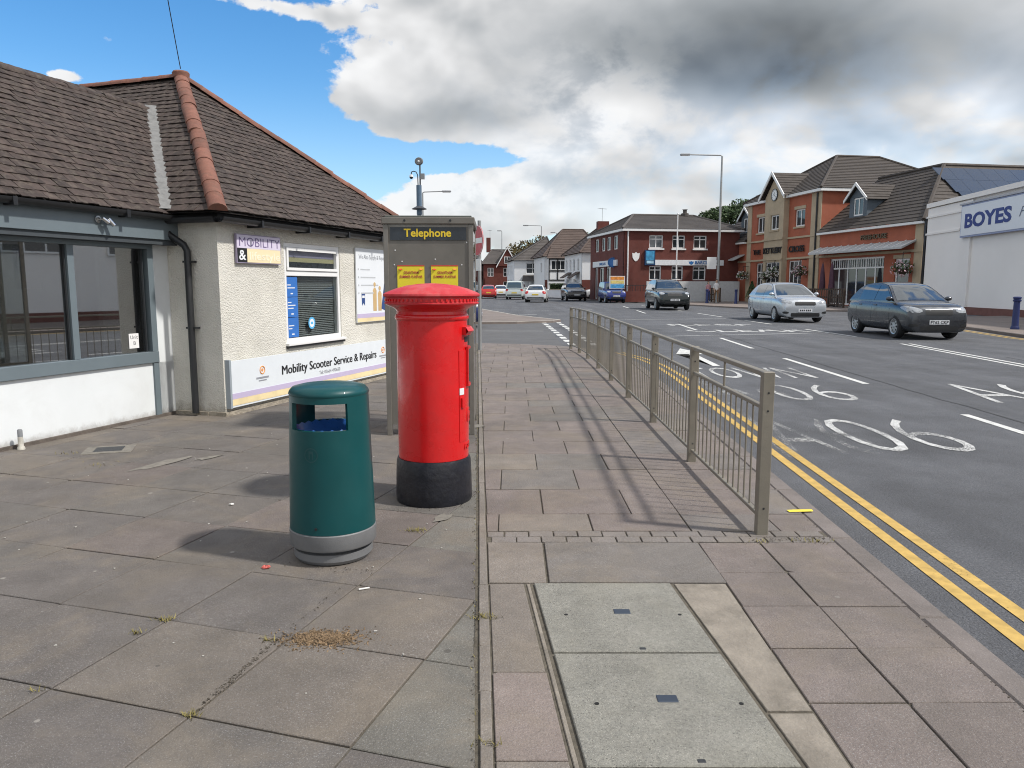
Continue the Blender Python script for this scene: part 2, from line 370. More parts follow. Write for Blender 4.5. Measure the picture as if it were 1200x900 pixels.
KI = lambda y: 1.58 + .045 * y                     # inner edge of the kerb beside the carriageway
kerb_out = [(1.71 - .045 * 6, -6), (1.71, 0), (KI(4) + .13, 4), (KI(8) + .13, 8), (KI(12) + .12, 12), (2.30, 13.6), (2.22, 14.9), (1.98, 16.1), (1.55, 17.0), (.95, 17.6), (.2, 17.98), (-.8, 18.3), (-6, 20.2), (-14, 23)]
def offset_path(P, e):
    out = []
    for i, p in enumerate(P):
        a = Vector(P[max(i - 1, 0)]); b = Vector(P[min(i + 1, len(P) - 1)]); d = (b - a).normalized(); out.append((p[0] - d.y * e, p[1] + d.x * e))
    return out
kerb_in = offset_path(kerb_out, .13)
pave = sheet('pavement', [(-14, -6)] + kerb_in + [(-14, 22)], -.0075, M_joint, thick=.09)
def resample(P, step):
    out = [Vector(P[0])]; 
    for a, b in zip(P, P[1:]):
        a = Vector(a); b = Vector(b); L = (b - a).length; k = max(1, round(L / step))
        out += [a + (b - a) * (i + 1) / k for i in range(k)]
    return out
def kerb_run(path, parent, step=.9, z=0, w=.13, m=None, gap=.006, drop=.12):
    P = resample(path, step)
    Q = [Vector(q) for q in offset_path([tuple(p) for p in P], w)]
    for i in range(len(P) - 1):
        d = (P[i + 1] - P[i]).normalized() * gap
        poly = [tuple(P[i] + d), tuple(P[i + 1] - d), tuple(Q[i + 1] - d), tuple(Q[i] + d)]
        y = (P[i].y + P[i + 1].y) / 2
        MB().prism(poly, -drop, random.uniform(-.003, .003), .012).build('kerb_stone', m or M_kerb, parent, loc=(0, 0, z + gz(y)))
kerb_run(kerb_out, pave)

PINK = (.176, .146, .131); GREY = (.162, .144, .132); TAN = (.198, .171, .145); GREEN = (.158, .143, .129); DARK = (.152, .135, .121)
def slab(poly, col, parent=None, z=0, th=.045, name='paving_slab', m=None, gap=.0028, tilt=.003):
    if area(poly) < 0: poly = poly[::-1]
    if len(poly) < 3 or area(poly) < .004: return None
    poly = inset(poly, gap * random.uniform(.5, 1.9))
    if area(poly) < .003: return None
    if name == 'paving_slab' and random.random() < .30 and area(poly) > .1:            # a broken corner
        i = random.randrange(len(poly)); p = Vector(poly[i]); a_ = Vector(poly[i - 1]); b_ = Vector(poly[(i + 1) % len(poly)])
        poly = poly[:i] + [tuple(p + (a_ - p).normalized() * random.uniform(.008, .035)), tuple(p + (b_ - p).normalized() * random.uniform(.008, .035))] + poly[i + 1:]
    cx = sum(p[0] for p in poly) / len(poly); cy = sum(p[1] for p in poly) / len(poly)
    o = MB().prism([(x - cx, y - cy) for x, y in poly], -th, 0, .0025).build(name, m or M_slab, parent or pave, loc=(cx, cy, z + gz(cy) + random.uniform(-.002, .002)))
    o.rotation_euler = (random.uniform(-tilt, tilt), random.uniform(-tilt, tilt), random.gauss(0, .0025) if name == 'paving_slab' else 0)
    v = random.uniform(.97, 1.03); o.color = (col[0] * v, col[1] * v, col[2] * v, 1); return o
SL = lambda y: -.005 - .045 * y                    # left edge of the narrow edging strip between forecourt and footway
# --- forecourt: square slabs laid square to the shops
GA = radians(16.8); e1 = Vector((sin(GA), cos(GA))) * .56; e2 = Vector((cos(GA), -sin(GA))) * .577; G0 = Vector((-1.04, 2.27))
for i in range(-13, 6):
    for j in range(-6, 30):
        P = [G0 + e2 * i + e1 * j, G0 + e2 * (i + 1) + e1 * j, G0 + e2 * (i + 1) + e1 * (j + 1), G0 + e2 * i + e1 * (j + 1)]
        c = (P[0] + P[2]) / 2
        if c.y > 21 or c.x < -7.5: continue
        u = (c.x + 3.67) * .9483 - (c.y - 8.10) * .3173
        if u < -.9 or (u < .3 and c.y > 8.6): continue
        poly = clip([tuple(p) for p in P], (SL(-5) - .012, -5), (SL(30) - .012, 30))
        for a, b in zip(kerb_in, kerb_in[1:]): poly = clip(poly, a, b) if len(poly) > 2 else poly
        if len(poly) < 3: continue
        whole = abs(area(poly)) > .27
        r = random.random()
        col = GREY if r < .45 else (PINK if r < .6 else (GREEN if r < .85 else DARK))
        if (i, j) in ((-1, 0), (0, 0), (0, 1)): col = TAN
        if u < .75: col = TAN if random.random() < .6 else GREY
        if not whole and c.y < 6: col = (.19, .18, .155)
        col = tuple(v * .75 for v in col)
        slab(poly, col, tilt=.004)
# --- edging strip
for k in range(-4, 24):
    y0, y1 = k * .92 + .58, (k + 1) * .92 + .58
    if y1 > 18.2: break
    slab([(SL(y0), y0), (SL(y0) + .045, y0), (SL(y1) + .045, y1), (SL(y1), y1)], (.20, .175, .15), name='edging_stone', gap=.003, tilt=.001, z=.003)
SR = lambda y: SL(y) + .047
def cut(poly):
    for a, b in zip(kerb_in, kerb_in[1:]):
        if len(poly) > 2: poly = clip(poly, a, b)
    return clip(poly, (SR(30), 30), (SR(-5), -5)) if len(poly) > 2 else poly
# --- footway beyond the brick band: half-bonded courses
rows = [4.12, 4.44, 5.0, 5.56, 6.1, 6.61, 7.11, 7.62, 8.08, 8.57, 9.05, 9.57, 10.15, 10.72, 11.40, 12.1, 12.7, 13.3, 14.0, 14.7, 15.4, 16.1, 16.8, 17.5, 18.2]
for r in range(len(rows) - 1):
    y0, y1 = rows[r], rows[r + 1]
    J = [-1.16, -.62, -.08, .46, 1.02] if r % 2 == 0 else [-.89, -.35, .19, .73, 1.02]
    for a, b in zip(J, J[1:]):
        poly = cut([(a, y0), (b, y0), (b, y1), (a, y1)])
        if len(poly) < 3: continue
        q = random.random(); col = PINK if q < .78 else (TAN if q < .9 else GREEN)
        if r == 2 and abs(a + .08) < .01: col = GREEN
        if r == 7 and a > -.1 and a < .3: col = GREEN
        if r == 12 and a > .4: col = (.13, .128, .12)
        slab(poly, col)
    Y = y0
    while Y < y1 - .1:
        Y2 = Y + (y1 - y0) / 1.0 if (y1 - y0) < .45 else Y + (y1 - y0) / 1.0
        for a, b in ((1.02, 1.53), (1.53, 2.4)):
            poly = cut([(a, Y), (b, Y), (b, Y2), (a, Y2)])
            if len(poly) > 2: slab(poly, PINK if random.random() < .7 else GREY)
        Y = Y2
# --- band of two brick courses
for k in range(2):
    y0 = 3.935 + k * .092; x = -.25 + (.07 if k else 0)
    while x < 1.8:
        poly = cut([(x, y0), (x + .136, y0), (x + .136, y0 + .09), (x, y0 + .09)])
        if len(poly) > 2: slab(poly, (.185, .165, .15), name='brick', gap=.003, m=M_slab)
        x += .137
# --- nearest bay: two big slabs, side slabs, square slabs by the kerb
slab(cut([(-.3, 3.37), (.165, 3.37), (.165, 3.93), (-.3, 3.93)]), TAN)
slab([(.172, 3.37), (1.01, 3.37), (1.01, 3.93), (.172, 3.93)], GREEN)
YR = [.4, .8, 1.19, 1.585, 1.97, 2.35, 2.73, 3.11, 3.50, 3.93]
for k in range(-6, 0): YR.insert(0, YR[0] - .39)
for y0, y1 in zip(YR, YR[1:]):
    t0 = .985 + .012 * (y0 - 2); t1 = .985 + .012 * (y1 - 2)
    slab([(t0, y0), (t0 + .335, y0), (t1 + .335, y1), (t1, y1)], PINK); slab(cut([(t0 + .335, y0), (2.3, y0), (2.3, y1), (t1 + .335, y1)]), PINK)
CL = lambda y: .10 + (3.35 - y) * .083             # left edge of the access cover
for y0, y1, c in ((2.55, 3.365, TAN), (2.04, 2.55, (.215, .175, .155)), (1.5, 2.04, TAN), (.9, 1.5, PINK), (.3, .9, PINK), (-.5, .3, PINK), (-2, -.5, PINK)):
    slab(cut([(-.4, y0), (CL(y0) - .04, y0), (CL(y1) - .04, y1), (-.4, y1)]), c)
for y0, y1 in ((1.45, 1.985), (.9, 1.45), (.3, .9), (-.5, .3), (-2, -.5)):
    slab([(CL(y0) - .03, y0), (.6, y0), (.6, y1), (CL(y1) - .03, y1)], PINK); slab([(.6, y0), (.985 + .012 * (y0 - 2), y0), (.985 + .012 * (y1 - 2), y1), (.6, y1)], TAN)
CR = lambda y: .74 + (3.38 - y) * .074
slab([(CR(3.365) + .015, 3.365), (1.0, 3.365), (.985, 2.30), (CR(2.30) + .015, 2.30)], (.25, .23, .195), name='concrete_fill', m=M_conc)
slab([(CR(2.29) + .015, 2.29), (.985, 2.29), (.98, 1.985), (CR(1.985) + .015, 1.985)], (.25, .23, .195), name='concrete_fill', m=M_conc)
slab([(CL(3.365) - .035, 3.365), (CL(3.365) - .012, 3.365), (CL(2.0) - .012, 2.0), (CL(2.0) - .035, 2.0)], (.22, .2, .17), name='concrete_fill', m=M_conc)
# --- telecom access cover
ac = thing('access_cover', 'grey concrete access cover of two panels set in the footway', 'access cover')
MB().prism([(CL(2.0) - .012, 1.995), (CR(2.0) + .012, 1.995), (CR(3.37) + .012, 3.375), (CL(3.37) - .012, 3.365)], -.05, -.010).build('frame', M_metal_d, ac)
for y0, y1 in ((2.005, 2.685), (2.691, 3.362)):
    p = MB().prism(inset([(CL(y0), y0), (CR(y0), y0), (CR(y1), y1), (CL(y1), y1)], .004), -.04, .004, .003).build('panel', M_cover, ac)
    cx = (CL(y0) + CR(y1)) / 2 + .02; cy = (y0 + y1) / 2 + .02
    MB().cbox(cx - .035, cx + .035, cy - .022, cy + .022, 0, .0065, .002).build('badge', mat('badge_blue_iron', (.05, .065, .09), .5, metal=.4), p)
    for sx in (-1, 1):
        MB().tube((cx + sx * .24, cy - .03, .0), (cx + sx * .24, cy - .03, .0055), .008, n=10).build('lifting_hole', mat('black_hole', (.01, .01, .01), .9), p)
    MB().cbox(cx + .02, cx + .045, y0 + .018, y0 + .035, 0, .006, .002).build('lifting_slot', MATS['dark_iron'], p)

# --- mortar smears and a small inspection lid on the forecourt
M_mort = mat('mortar_smear', (.19, .175, .15), .95, var=.3, vscale=14, bump=.004, bscale=50)
for cx_, cy_, lx, ly, rz_ in ((-2.75, 5.72, .30, .07, 1.15), (-2.45, 5.95, .14, .05, .9), (-.36, 7.3, .09, .10, .2), (-.42, 4.35, .10, .05, 1.2)):
    P_ = []
    for k in range(11): a_ = 2 * pi * k / 11; q = random.uniform(.6, 1.15); P_.append((cx_ + (lx * cos(a_) * cos(rz_) - ly * sin(a_) * sin(rz_)) * q, cy_ + (lx * cos(a_) * sin(rz_) + ly * sin(a_) * cos(rz_)) * q))
    V_ = [(x, y, .0045) for x, y in P_]; MB().add(V_ + [(cx_, cy_, .007)], [(k, (k + 1) % 11, 11) for k in range(11)]).build('mortar_smear', M_mort, pave)
il = thing('inspection_lid', 'small square lid in pale mortar on the forecourt near the vacant shop', 'access cover', (-3.42, 6.25, 0), radians(18)); MB().cbox(-.19, .19, -.15, .15, -.03, .0065, .003).build('surround', M_mort, il); MB().cbox(-.11, .11, -.09, .09, .0, .0085, .002).build('lid', M_metal_d, il)

# --- far pavements
kerb_far = [(14.0, -6), (14.0, 12), (14.35, 21), (15.3, 26), (16.8, 30), (19.0, 32.6), (24.0, 34.0)]
pav_b = sheet('pavement_shop_side', kerb_far + [(30, 34), (30, -6)], 0, M_farpav, thick=.12)
kerb_run([(x, y) for x, y in kerb_far][::-1], pav_b, step=2.2, z=.002, w=-.14) if False else None
kp = [(24, 39.2), (19.5, 39.4), (16.4, 40.6), (14.6, 43.2), (13.3, 47), (12.2, 52), (10.6, 58), (9.0, 64), (7.6, 70), (6.0, 78), (3.0, 90), (-1.5, 104), (-9, 124)]
pav_p = sheet('pavement_pub_side', kp + [(12, 134), (45, 110), (45, 39.2)], 0, M_farpav, thick=.12)
kl = [(-14, 27.0), (-3.0, 27.6), (.2, 28.3), (1.6, 29.2), (1.95, 30.0), (1.5, 31.0), (.3, 34), (-1.6, 42), (-4.6, 58), (-9, 78), (-16, 100), (-24, 120)]
pav_l = sheet('pavement_far_corner', kl + [(-45, 120), (-45, 27)], 0, M_farpav, thick=.12)
M_kerbw = mat('pale_kerb', (.36, .34, .30), .85, var=.15, vscale=4)
for P_, par, st in ((kl, pav_l, 2.0), (kp, pav_p, 2.5), (kerb_far[::1], pav_b, 2.2)):
    Pp = resample(P_, st); Qq = [Vector(q) for q in offset_path([tuple(p) for p in Pp], .15)] if par is pav_l else [Vector(q) for q in offset_path([tuple(p) for p in Pp], -.15)]
    if par is pav_p: Qq = [Vector(q) for q in offset_path([tuple(p) for p in Pp], -.15)]
    for i in range(len(Pp) - 1):
        poly = [tuple(Pp[i]), tuple(Pp[i + 1]), tuple(Qq[i + 1]), tuple(Qq[i])]
        if area(poly) < 0: poly = poly[::-1]
        MB().prism(inset(poly, .008), -.12, .006, .012).build('kerb_stone', M_kerbw if par is pav_l else M_kerb, par, loc=(0, 0, gz((Pp[i].y + Pp[i + 1].y) / 2)))

# --- road markings
yl = [(1.72, -5), (1.90, 0), (2.14, 4), (2.36, 8), (2.58, 12), (2.62, 13.8), (2.52, 15.1), (2.25, 16.5)]
for off in (-.01, .15):
    P_ = offset_path(yl, -off); Q_ = offset_path(yl, -off - .076)
    mark('yellow_line', P_ + Q_[::-1], M_yel)
line('yellow_line', (1.5, 17.45), (-.9, 18.52), .09, M_yel, .008)
for off in (0, .2):
    P_ = [(x - .22 - off, y) for x, y in kerb_far[:5]]; Q_ = [(x - .30 - off, y) for x, y in kerb_far[:5]]; mark('yellow_line', P_ + Q_[::-1], M_yel)
LX = lambda y: 4.72 + .053 * y
for y0, y1 in ((-1.4, 1.6), (4.0, 8.46), (11.17, 15.18), (17.6, 21.0), (24.5, 28.0), (38, 42), (46, 50)): line('lane_line', (LX(y0), y0), (LX(y1), y1), .10)
CX = lambda y: 7.9 + .103 * y
for y0, y1 in ((-4, 19.0),): 
    for o_ in (0, .22): line('centre_line', (CX(y0) + o_, y0), (CX(y1) + o_, y1), .09)
for y0, y1 in ((21.5, 25), (28, 31), (34, 38), (41, 45), (48, 52)): line('centre_line', (9.9 - (y0 - 20) * .03, y0), (9.9 - (y1 - 20) * .03, y1), .10)
line('keep_clear_edge', (4.2, 21.6), (9.9, 23.2), .10, M_wornw); line('keep_clear_edge', (4.0, 31.4), (9.2, 32.4), .10, M_wornw)
# dashed give-way lines across the mouth of the side road
for x0, x1 in ((1.50, 1.22), (2.05, 1.80)):
    for k in range(10):
        y = 18.5 + k * 1.12; t = (y - 18.5) / 11.; xx = x0 + (x1 - x0) * t
        line('give_way_dash', (xx, y), (xx - .02, y + .68), .17)
line('seam', (-8, 24.3), (1.0, 24.0), .07, M_wornw)
for x0, y0, x1, y1 in ((-.6, 36, 1.2, 36.5), (1.8, 37, 2.8, 37.2), (.6, 41, 2, 41.4), (2.6, 33.5, 3.6, 33.7), (3.2, 43, 4.6, 43.2)): line('dash', (x0, y0), (x1, y1), .16, M_wornw)
M_seam = mat('tar_seam', (.045, .045, .046), .8, var=.3, vscale=4)
for pts in ([(4.95, -2), (5.35, 5), (5.55, 9.6), (5.85, 15), (6.2, 22), (6.5, 30)], [(3.0, 16), (3.3, 24), (3.0, 34)], [(9.0, 2), (9.4, 9), (10.2, 15.5)]):
    P_ = resample(pts, .5); P_ = [(p.x + random.gauss(0, .012), p.y) for p in P_]; mark('tar_seam', P_ + [(x + random.uniform(.02, .045), y) for x, y in P_[::-1]], M_seam, .003)
def road_text(s, x, y, w, h, m, name='road_lettering', flip=False, bold=.02):
    me = text_mesh(s, 1.0, bold, 0, m); xs = [v.co.x for v in me.vertices]; ex = max(xs) - min(xs)
    sl = .055
    o = put(name, me, road, (x, y, ROADZ + .005 + gz(y)), rot=(0, 0, pi if flip else 0)); 
    me2 = me.copy(); o.data = me2
    kx, ky = w / ex, h / .69
    for v in me2.vertices: v.co.x = (v.co.x - min(xs)) * kx; v.co.y = v.co.y * ky; v.co.x += v.co.y * sl; v.co.z = 0
    return o
M_worn2 = worn_paint('almost_gone_paint', (.50, .50, .48), .30)
line('edge_line', (2.42, 6.3), (2.72, 9.4), .11, M_worn2); line('edge_line', (2.80, 10.0), (3.02, 13.6), .10, M_worn2)
road_text('A6', 2.45, 6.4, .90, 1.8, M_worn2, bold=-.01); road_text('06', 3.2, 6.5, 1.05, 1.7, M_wornw, bold=-.016)
road_text('A6', 2.75, 9.5, .95, 1.65, M_worn2, bold=-.01); road_text('06', 3.55, 9.5, 1.0, 1.6, M_wornw, bold=-.016)
road_text('TOWN', 2.95, 11.9, 1.95, 1.5, M_wornw, bold=.0)
road_text('A606', 6.1, 9.3, 2.3, 1.9, M_wornw, bold=-.012)
road_text('CLEAR', 5.6, 23.6, 3.9, 1.7, M_wornw, bold=.01); road_text('KEEP', 5.7, 27.0, 3.2, 1.8, M_wornw, bold=.01)
def arrow(x, y, s=1.0, left=False):
    me = [(-.07, 0), (.07, 0), (.07, 2.4), (.34, 2.4), (0, 3.9), (-.34, 2.4), (-.07, 2.4)]
    mark('arrow', [(x + a * s + b * .05, y + b * s) for a, b in me], M_white, .005)
    if left: mark('arrow_branch', [(x - .07, y + .9), (x - .5, y + 1.7), (x - .75, y + 1.5), (x - .85, y + 2.4), (x - .25, y + 2.2), (x - .42, y + 2.0), (x - .05, y + 1.5)], M_white, .009)
arrow(3.75, 13.7, 1.0)
# ================================================================ SHOPS ON THE LEFT
BA = radians(71.5); C0 = (-3.05, 7.89); bd = Vector((cos(BA), sin(BA))); bn = Vector((sin(BA), -cos(BA)))
I0 = (C0[0] - .65 * bn.x, C0[1] - .65 * bn.y)
M_rough = mat('roughcast', (.76, .735, .66), .92, var=.08, vscale=2.5, bump=.022, bscale=62, grime=.30, gscale=1.3, gcol=(.50, .47, .39), splash=.16)
M_wpan = mat('white_panel', (.74, .77, .78), .45, var=.05, vscale=1.5, grime=.16, gscale=2, gcol=(.5, .5, .48), splash=.10)
M_fasc = mat('blue_grey_paint', (.145, .180, .200), .45, var=.06, vscale=3, grime=.15, gscale=1.5, gcol=(.09, .12, .14))
M_upvc = mat('white_upvc', (.80, .80, .79), .35, var=.03, vscale=4)
M_blk = mat('black_plastic', (.018, .019, .021), .42, var=.15, vscale=8)
M_tile = mat('roof_tile', (.048, .034, .029), .88, var=.45, vscale=9, bump=.004, bscale=70, rnd=.26, island=1, grime=.42, gscale=14, gcol=(.14, .118, .092))
M_deck = mat('roof_underlay', (.022, .018, .016), .95)
M_terra = mat('terracotta', (.175, .074, .050), .8, var=.28, vscale=11, bump=.004, bscale=60, rnd=.22, grime=.4, gscale=9, gcol=(.11, .07, .05))
M_lead = mat('mortar_lead', (.19, .19, .185), .8, var=.25, vscale=14, bump=.008, bscale=40)
M_int = mat('dim_interior', (.20, .21, .21), .9, var=.3, vscale=1.0)
M_intl = mat('pale_interior', (.42, .42, .41), .9, var=.1)
G_shop = clear_glass('shop_glass', (.60, .63, .64), 1.55, 12.0)
G_win = clear_glass('window_glass', (.75, .78, .78), 1.5, 1.4)
M_glassd = mat('dark_window', (.025, .03, .035), .05, var=.25, vscale=.8, spec=.9)
M_glassm = mat('mid_window', (.10, .115, .125), .06, var=.25, vscale=.8, spec=.9)

TILEW, GAUGE = .128, .112
def tile_mesh(w, l, t, m, name='roof_tile'):
    b = MB(); k = 3
    for i in range(2):
        pass
    V = []; 
    for (y, zoff) in ((0, .007), (l, 0)):
        for x, c in ((-w / 2, -.003), (0, 0), (w / 2, -.003)): V.append((x, y, zoff + c))
    n = len(V); V += [(x, y, z - t) for x, y, z in V]
    F = [(0, 1, 4, 3), (1, 2, 5, 4), (9, 10, 7, 6), (10, 11, 8, 7), (0, 6, 7, 1), (1, 7, 8, 2), (0, 3, 9, 6), (2, 8, 11, 5), (3, 4, 10, 9), (4, 5, 11, 10)]
    return b.add(V, F).mesh(name, m)
def frame_mat(ex, ey):
    ez = ex.cross(ey).normalized(); return Matrix((ex, ey, ez)).transposed()
def inside(poly, p):
    c = False; j = len(poly) - 1
    for i in range(len(poly)):
        if (poly[i][1] > p[1]) != (poly[j][1] > p[1]) and p[0] < (poly[j][0] - poly[i][0]) * (p[1] - poly[i][1]) / (poly[j][1] - poly[i][1]) + poly[i][0]: c = not c
        j = i
    return c
def tile_slope(roof, o, ex, ey, poly, near, limit, w=TILEW, g=GAUGE, m=None, t=.009, inview=None):
    """plain tiles in broken bond on one slope; the tiles that show largest are pieces, the rest one mesh"""
    R = frame_mat(ex, ey); q = R.to_quaternion(); me = tile_mesh(w * .985, g * 1.45, t, m or M_tile)
    smin = min(p[0] for p in poly); smax = max(p[0] for p in poly); tmax = max(p[1] for p in poly); tmin = min(p[1] for p in poly)
    L = []; r = 0; tt = tmin
    while tt < tmax:
        s_ = smin - w + (w / 2 if r % 2 else 0)
        while s_ < smax + w:
            if inside(poly, (s_, tt + g * .55)): L.append((s_, tt))
            s_ += w
        tt += g; r += 1
    L.sort(key=lambda a: (o + ex * a[0] + ey * a[1] - near).length)
    rest = MB(); done = 0; ez = ex.cross(ey).normalized()
    for a in L:
        p = o + ex * (a[0] + random.uniform(-.006, .006)) + ey * (a[1] + random.uniform(-.009, .009)) + ez * (.030 + random.uniform(0, .005))
        qq = q @ Quaternion((0, 0, 1), random.gauss(0, .014)) @ Quaternion((1, 0, 0), -.045 + random.gauss(0, .012)) @ Quaternion((0, 1, 0), random.gauss(0, .012))
        vis = inview is None or inview(a)
        if vis and done < limit:
            ob = put('roof_tile', me, roof, p); ob.rotation_euler = qq.to_euler(); done += 1
        else:
            Mx = Matrix.Translation(p) @ qq.to_matrix().to_4x4(); rest.add([Mx @ v.co for v in me.vertices], [tuple(f.vertices) for f in me.polygons])
    if rest.v: tag(rest.build('roof_tile_field', m or M_tile, roof), kind='stuff')
    return done
def ridge_run(roof, a, b, r=.092, step=.285, m=None, name='hip_tile'):
    a = Vector(a); b = Vector(b); L = (b - a).length; n = max(1, int(L / step)); d = (b - a).normalized()
    mb = MB(); k = 8; l = step * 1.12
    for (yy, rr) in ((0, r), (0, r * 1.03), (l * .10, r * 1.03), (l * .10, r), (l, r * .96)):
        for i in range(k + 1): t = pi * i / k; mb.v.append((rr * cos(t), yy, rr * sin(t) * .8))
    for q_ in range(4):
        for i in range(k): mb.f.append((q_ * 9 + i, q_ * 9 + i + 1, q_ * 9 + 10 + i, q_ * 9 + 9 + i)); mb.mi.append(0)
    mb.f.append(tuple(range(9))); mb.mi.append(0)
    me = mb.mesh(name, m or M_terra, 40)
    ez = Vector((0, 0, 1)); ex = d.cross(ez).normalized(); ez = ex.cross(d)
    q = Matrix((ex, d, ez)).transposed().to_quaternion()
    for i in range(n):
        o = put(name, me, roof, a + d * (i * L / n) + ez * (random.uniform(-.006, .006) - .02)); o.rotation_euler = (q @ Quaternion((0, 1, 0), random.gauss(0, .05)) @ Quaternion((0, 0, 1), random.gauss(0, .02))).to_euler()
P42 = radians(40); TP = math.tan(P42); SE = 2.258                                   # common roof pitch, eaves height
def v3(x, y, z): return Vector((x, y, z))

# ---------------- vacant shop: local X along the front (away from the camera), local Y into the building
shop = thing('vacant_shop', 'low vacant shop with blue-grey fascia, white panels and brown tiled roof', 'shop', (I0[0], I0[1], 0), BA)
UL = -7.5
w_ = MB(); w_.bb(UL, .0, .0, .12, 0.03, .58); w_.build('stall_riser', M_wpan, shop)
MB().bb(-.225, .02, .0, .12, .03, 1.80).build('pilaster', M_wpan, shop)
MB().bb(UL, .02, -.03, .2, -.02, .03).build('plinth', mat('dirty_plinth', (.12, .10, .085), .95, var=.4, vscale=9, bump=.01, bscale=30), shop)
MB().bb(UL, .12, -.16, .1, 1.85, 2.06).build('fascia', M_fasc, shop, bevel=.004)
MB().bb(UL, .10, -.14, .1, 1.80, 1.849).build('soffit', mat('soffit_shade_tone', (.05, .06, .068), .7), shop)  # soffit coloured dark to stand in for the shade beneath the fascia
fr = MB(); 
fr.bb(UL, -.225, -.03, .06, .585, .70); fr.bb(UL, -.225, -.025, .06, 1.755, 1.80)
fo = fr.build('window_frame', M_fasc, shop, bevel=.004)
MB().bb(-.295, -.226, -.022, .06, .03, .584).build('corner_post', M_fasc, shop); MB().bb(-.30, -.225, -.022, .06, .702, 1.754).build('corner_post', M_fasc, shop)
edges = [-.30, -1.205, -2.11, -3.02, -3.93, -4.84, -5.75, -6.66, UL]
for k, x in enumerate(edges[1:-1]): MB().bb(x - .034, x + .034, -.018, .06, .702, 1.754).build('mullion', M_fasc, shop)
for a, b in zip(edges, edges[1:]):
    MB().bb(b + .03, a - .03, .028, .034, .702, 1.754).build('pane', G_shop, shop)
    for x in (b + .036, a - .051): MB().bb(x + .004, x + .011, .005, .026, .703, 1.753).build('bead', mat('black_gasket', (.03, .035, .04), .6), shop)
room = MB(); room.quad((UL, 2.6, 0), (0, 2.6, 0), (0, 2.6, 2.0), (UL, 2.6, 2.0)); room.quad((UL, .12, 0), (0, .12, 0), (0, 2.6, 0), (UL, 2.6, 0)); room.quad((UL, .12, 1.99), (0, .12, 1.99), (0, 2.6, 1.99), (UL, 2.6, 1.99)); room.quad((-.01, .12, 0), (-.01, 2.6, 0), (-.01, 2.6, 2), (-.01, .12, 2)); room.quad((UL, .12, 0), (UL, 2.6, 0), (UL, 2.6, 2), (UL, .12, 2))
room.build('interior', M_int, shop)
MB().bb(-.62, -.40, .28, .33, .60, 1.98).build('partition', M_intl, shop)
MB().bb(-1.0, -.75, .9, .95, 1.35, 1.75).build('wall_cabinet', mat('interior_dark', (.03, .035, .04), .7), shop)
MB().bb(UL, -.6, 2.3, 2.4, .2, .9).build('shelf', mat('interior_shelf', (.14, .13, .11), .8), shop)
# roof
sroof = MB(); RB = 1.65; zr = SE + RB * TP
sroof.add([(UL, -.2, SE - .2 * TP), (.0 - .2, -.2, SE - .2 * TP), (RB, RB, zr), (UL, RB, zr)], [(0, 1, 2, 3)]); sroof.add([(UL, RB, zr), (RB, RB, zr), (RB + 1.4, RB + 1.4, SE + .35 * TP), (UL, RB + 1.4, SE + .35 * TP)], [(0, 1, 2, 3)])
sr = sroof.build('roof', M_deck, shop)
ey = v3(0, cos(P42), sin(P42)); o0 = v3(0, -.2, SE - .2 * TP); SLn = (RB + .2) / cos(P42); kk = 1 / cos(P42)
poly = [(UL, 0), (-.22, 0), (RB - .02, SLn), (UL, SLn)]
nearS = v3(-4.5, -3, 1)
tile_slope(sr, o0, v3(1, 0, 0), ey, poly, v3(-1.2, 0, 2.2), 300, inview=lambda a: a[0] > -2.7)
ridge_run(sr, (UL, RB, zr), (RB, RB, zr), .075, .26, M_tile, 'ridge_tile')
# valley flashing
vf = MB(); a = v3(-.2, -.2, SE - .2 * TP + .075); b = v3(RB, RB, zr + .075); w2 = v3(.055, -.055, .0)
vf.add([a - w2, a + w2, b + w2, b - w2], [(0, 1, 2, 3)]); vf.add([a - w2 - v3(0, 0, .09), a - w2, b - w2, b - w2 - v3(0, 0, .09)], [(0, 1, 2, 3)]); vf.build('valley_flashing', M_lead, sr)
g_ = MB(); 
def gutter(mb, p0, p1, r=.055):
    p0 = Vector(p0); p1 = Vector(p1); d = (p1 - p0).normalized(); side = d.cross(v3(0, 0, 1)); V = []
    for p in (p0, p1):
        for rr in (r, r * .86):
            for i in range(9): t = pi + pi * i / 8; V.append(p + side * (rr * cos(t)) + v3(0, 0, rr * sin(t)))
    F = []
    for i in range(8): F += [(i, i + 1, 18 + i + 1, 18 + i), (9 + i, 9 + i + 1, 27 + i + 1, 27 + i)]
    F += [(0, 9, 27, 18), (8, 17, 35, 26)]
    return mb.add(V, F)
gutter(g_, (UL, -.215, 2.095), (.12, -.215, 2.095)); g_.build('gutter', M_blk, shop, smooth=40)
for x in (-.75, -1.9, -3.1): MB().bb(x - .02, x + .02, -.275, -.16, 2.03, 2.10).build('gutter_joint', M_blk, shop)
# spotlight on the fascia
sp_ = thing('spotlight', 'chrome twin-head spotlight on the blue-grey fascia above the shop window', 'spotlight', (I0[0] + bd.x * -1.02 + bn.x * .16, I0[1] + bd.y * -1.02 + bn.y * .16, 1.99), BA)
M_chr = mat('brushed_chrome', (.62, .62, .62), .22, metal=1, var=.05)
MB().tube((0, .0, 0), (0, -.02, 0), .032, n=16).build('base', M_chr, sp_, smooth=40)
for x0, x1, dzz in ((.02, .065, -.03), (.085, .125, -.05)): MB().tube((x0, -.05, .01), (x1, -.075, dzz), .02, n=14).build('lamp_head', M_chr, sp_, smooth=40)
MB().path([(0, -.02, 0), (.03, -.045, 0), (.10, -.06, -.01)], .007, 8).build('arm', M_chr, sp_)
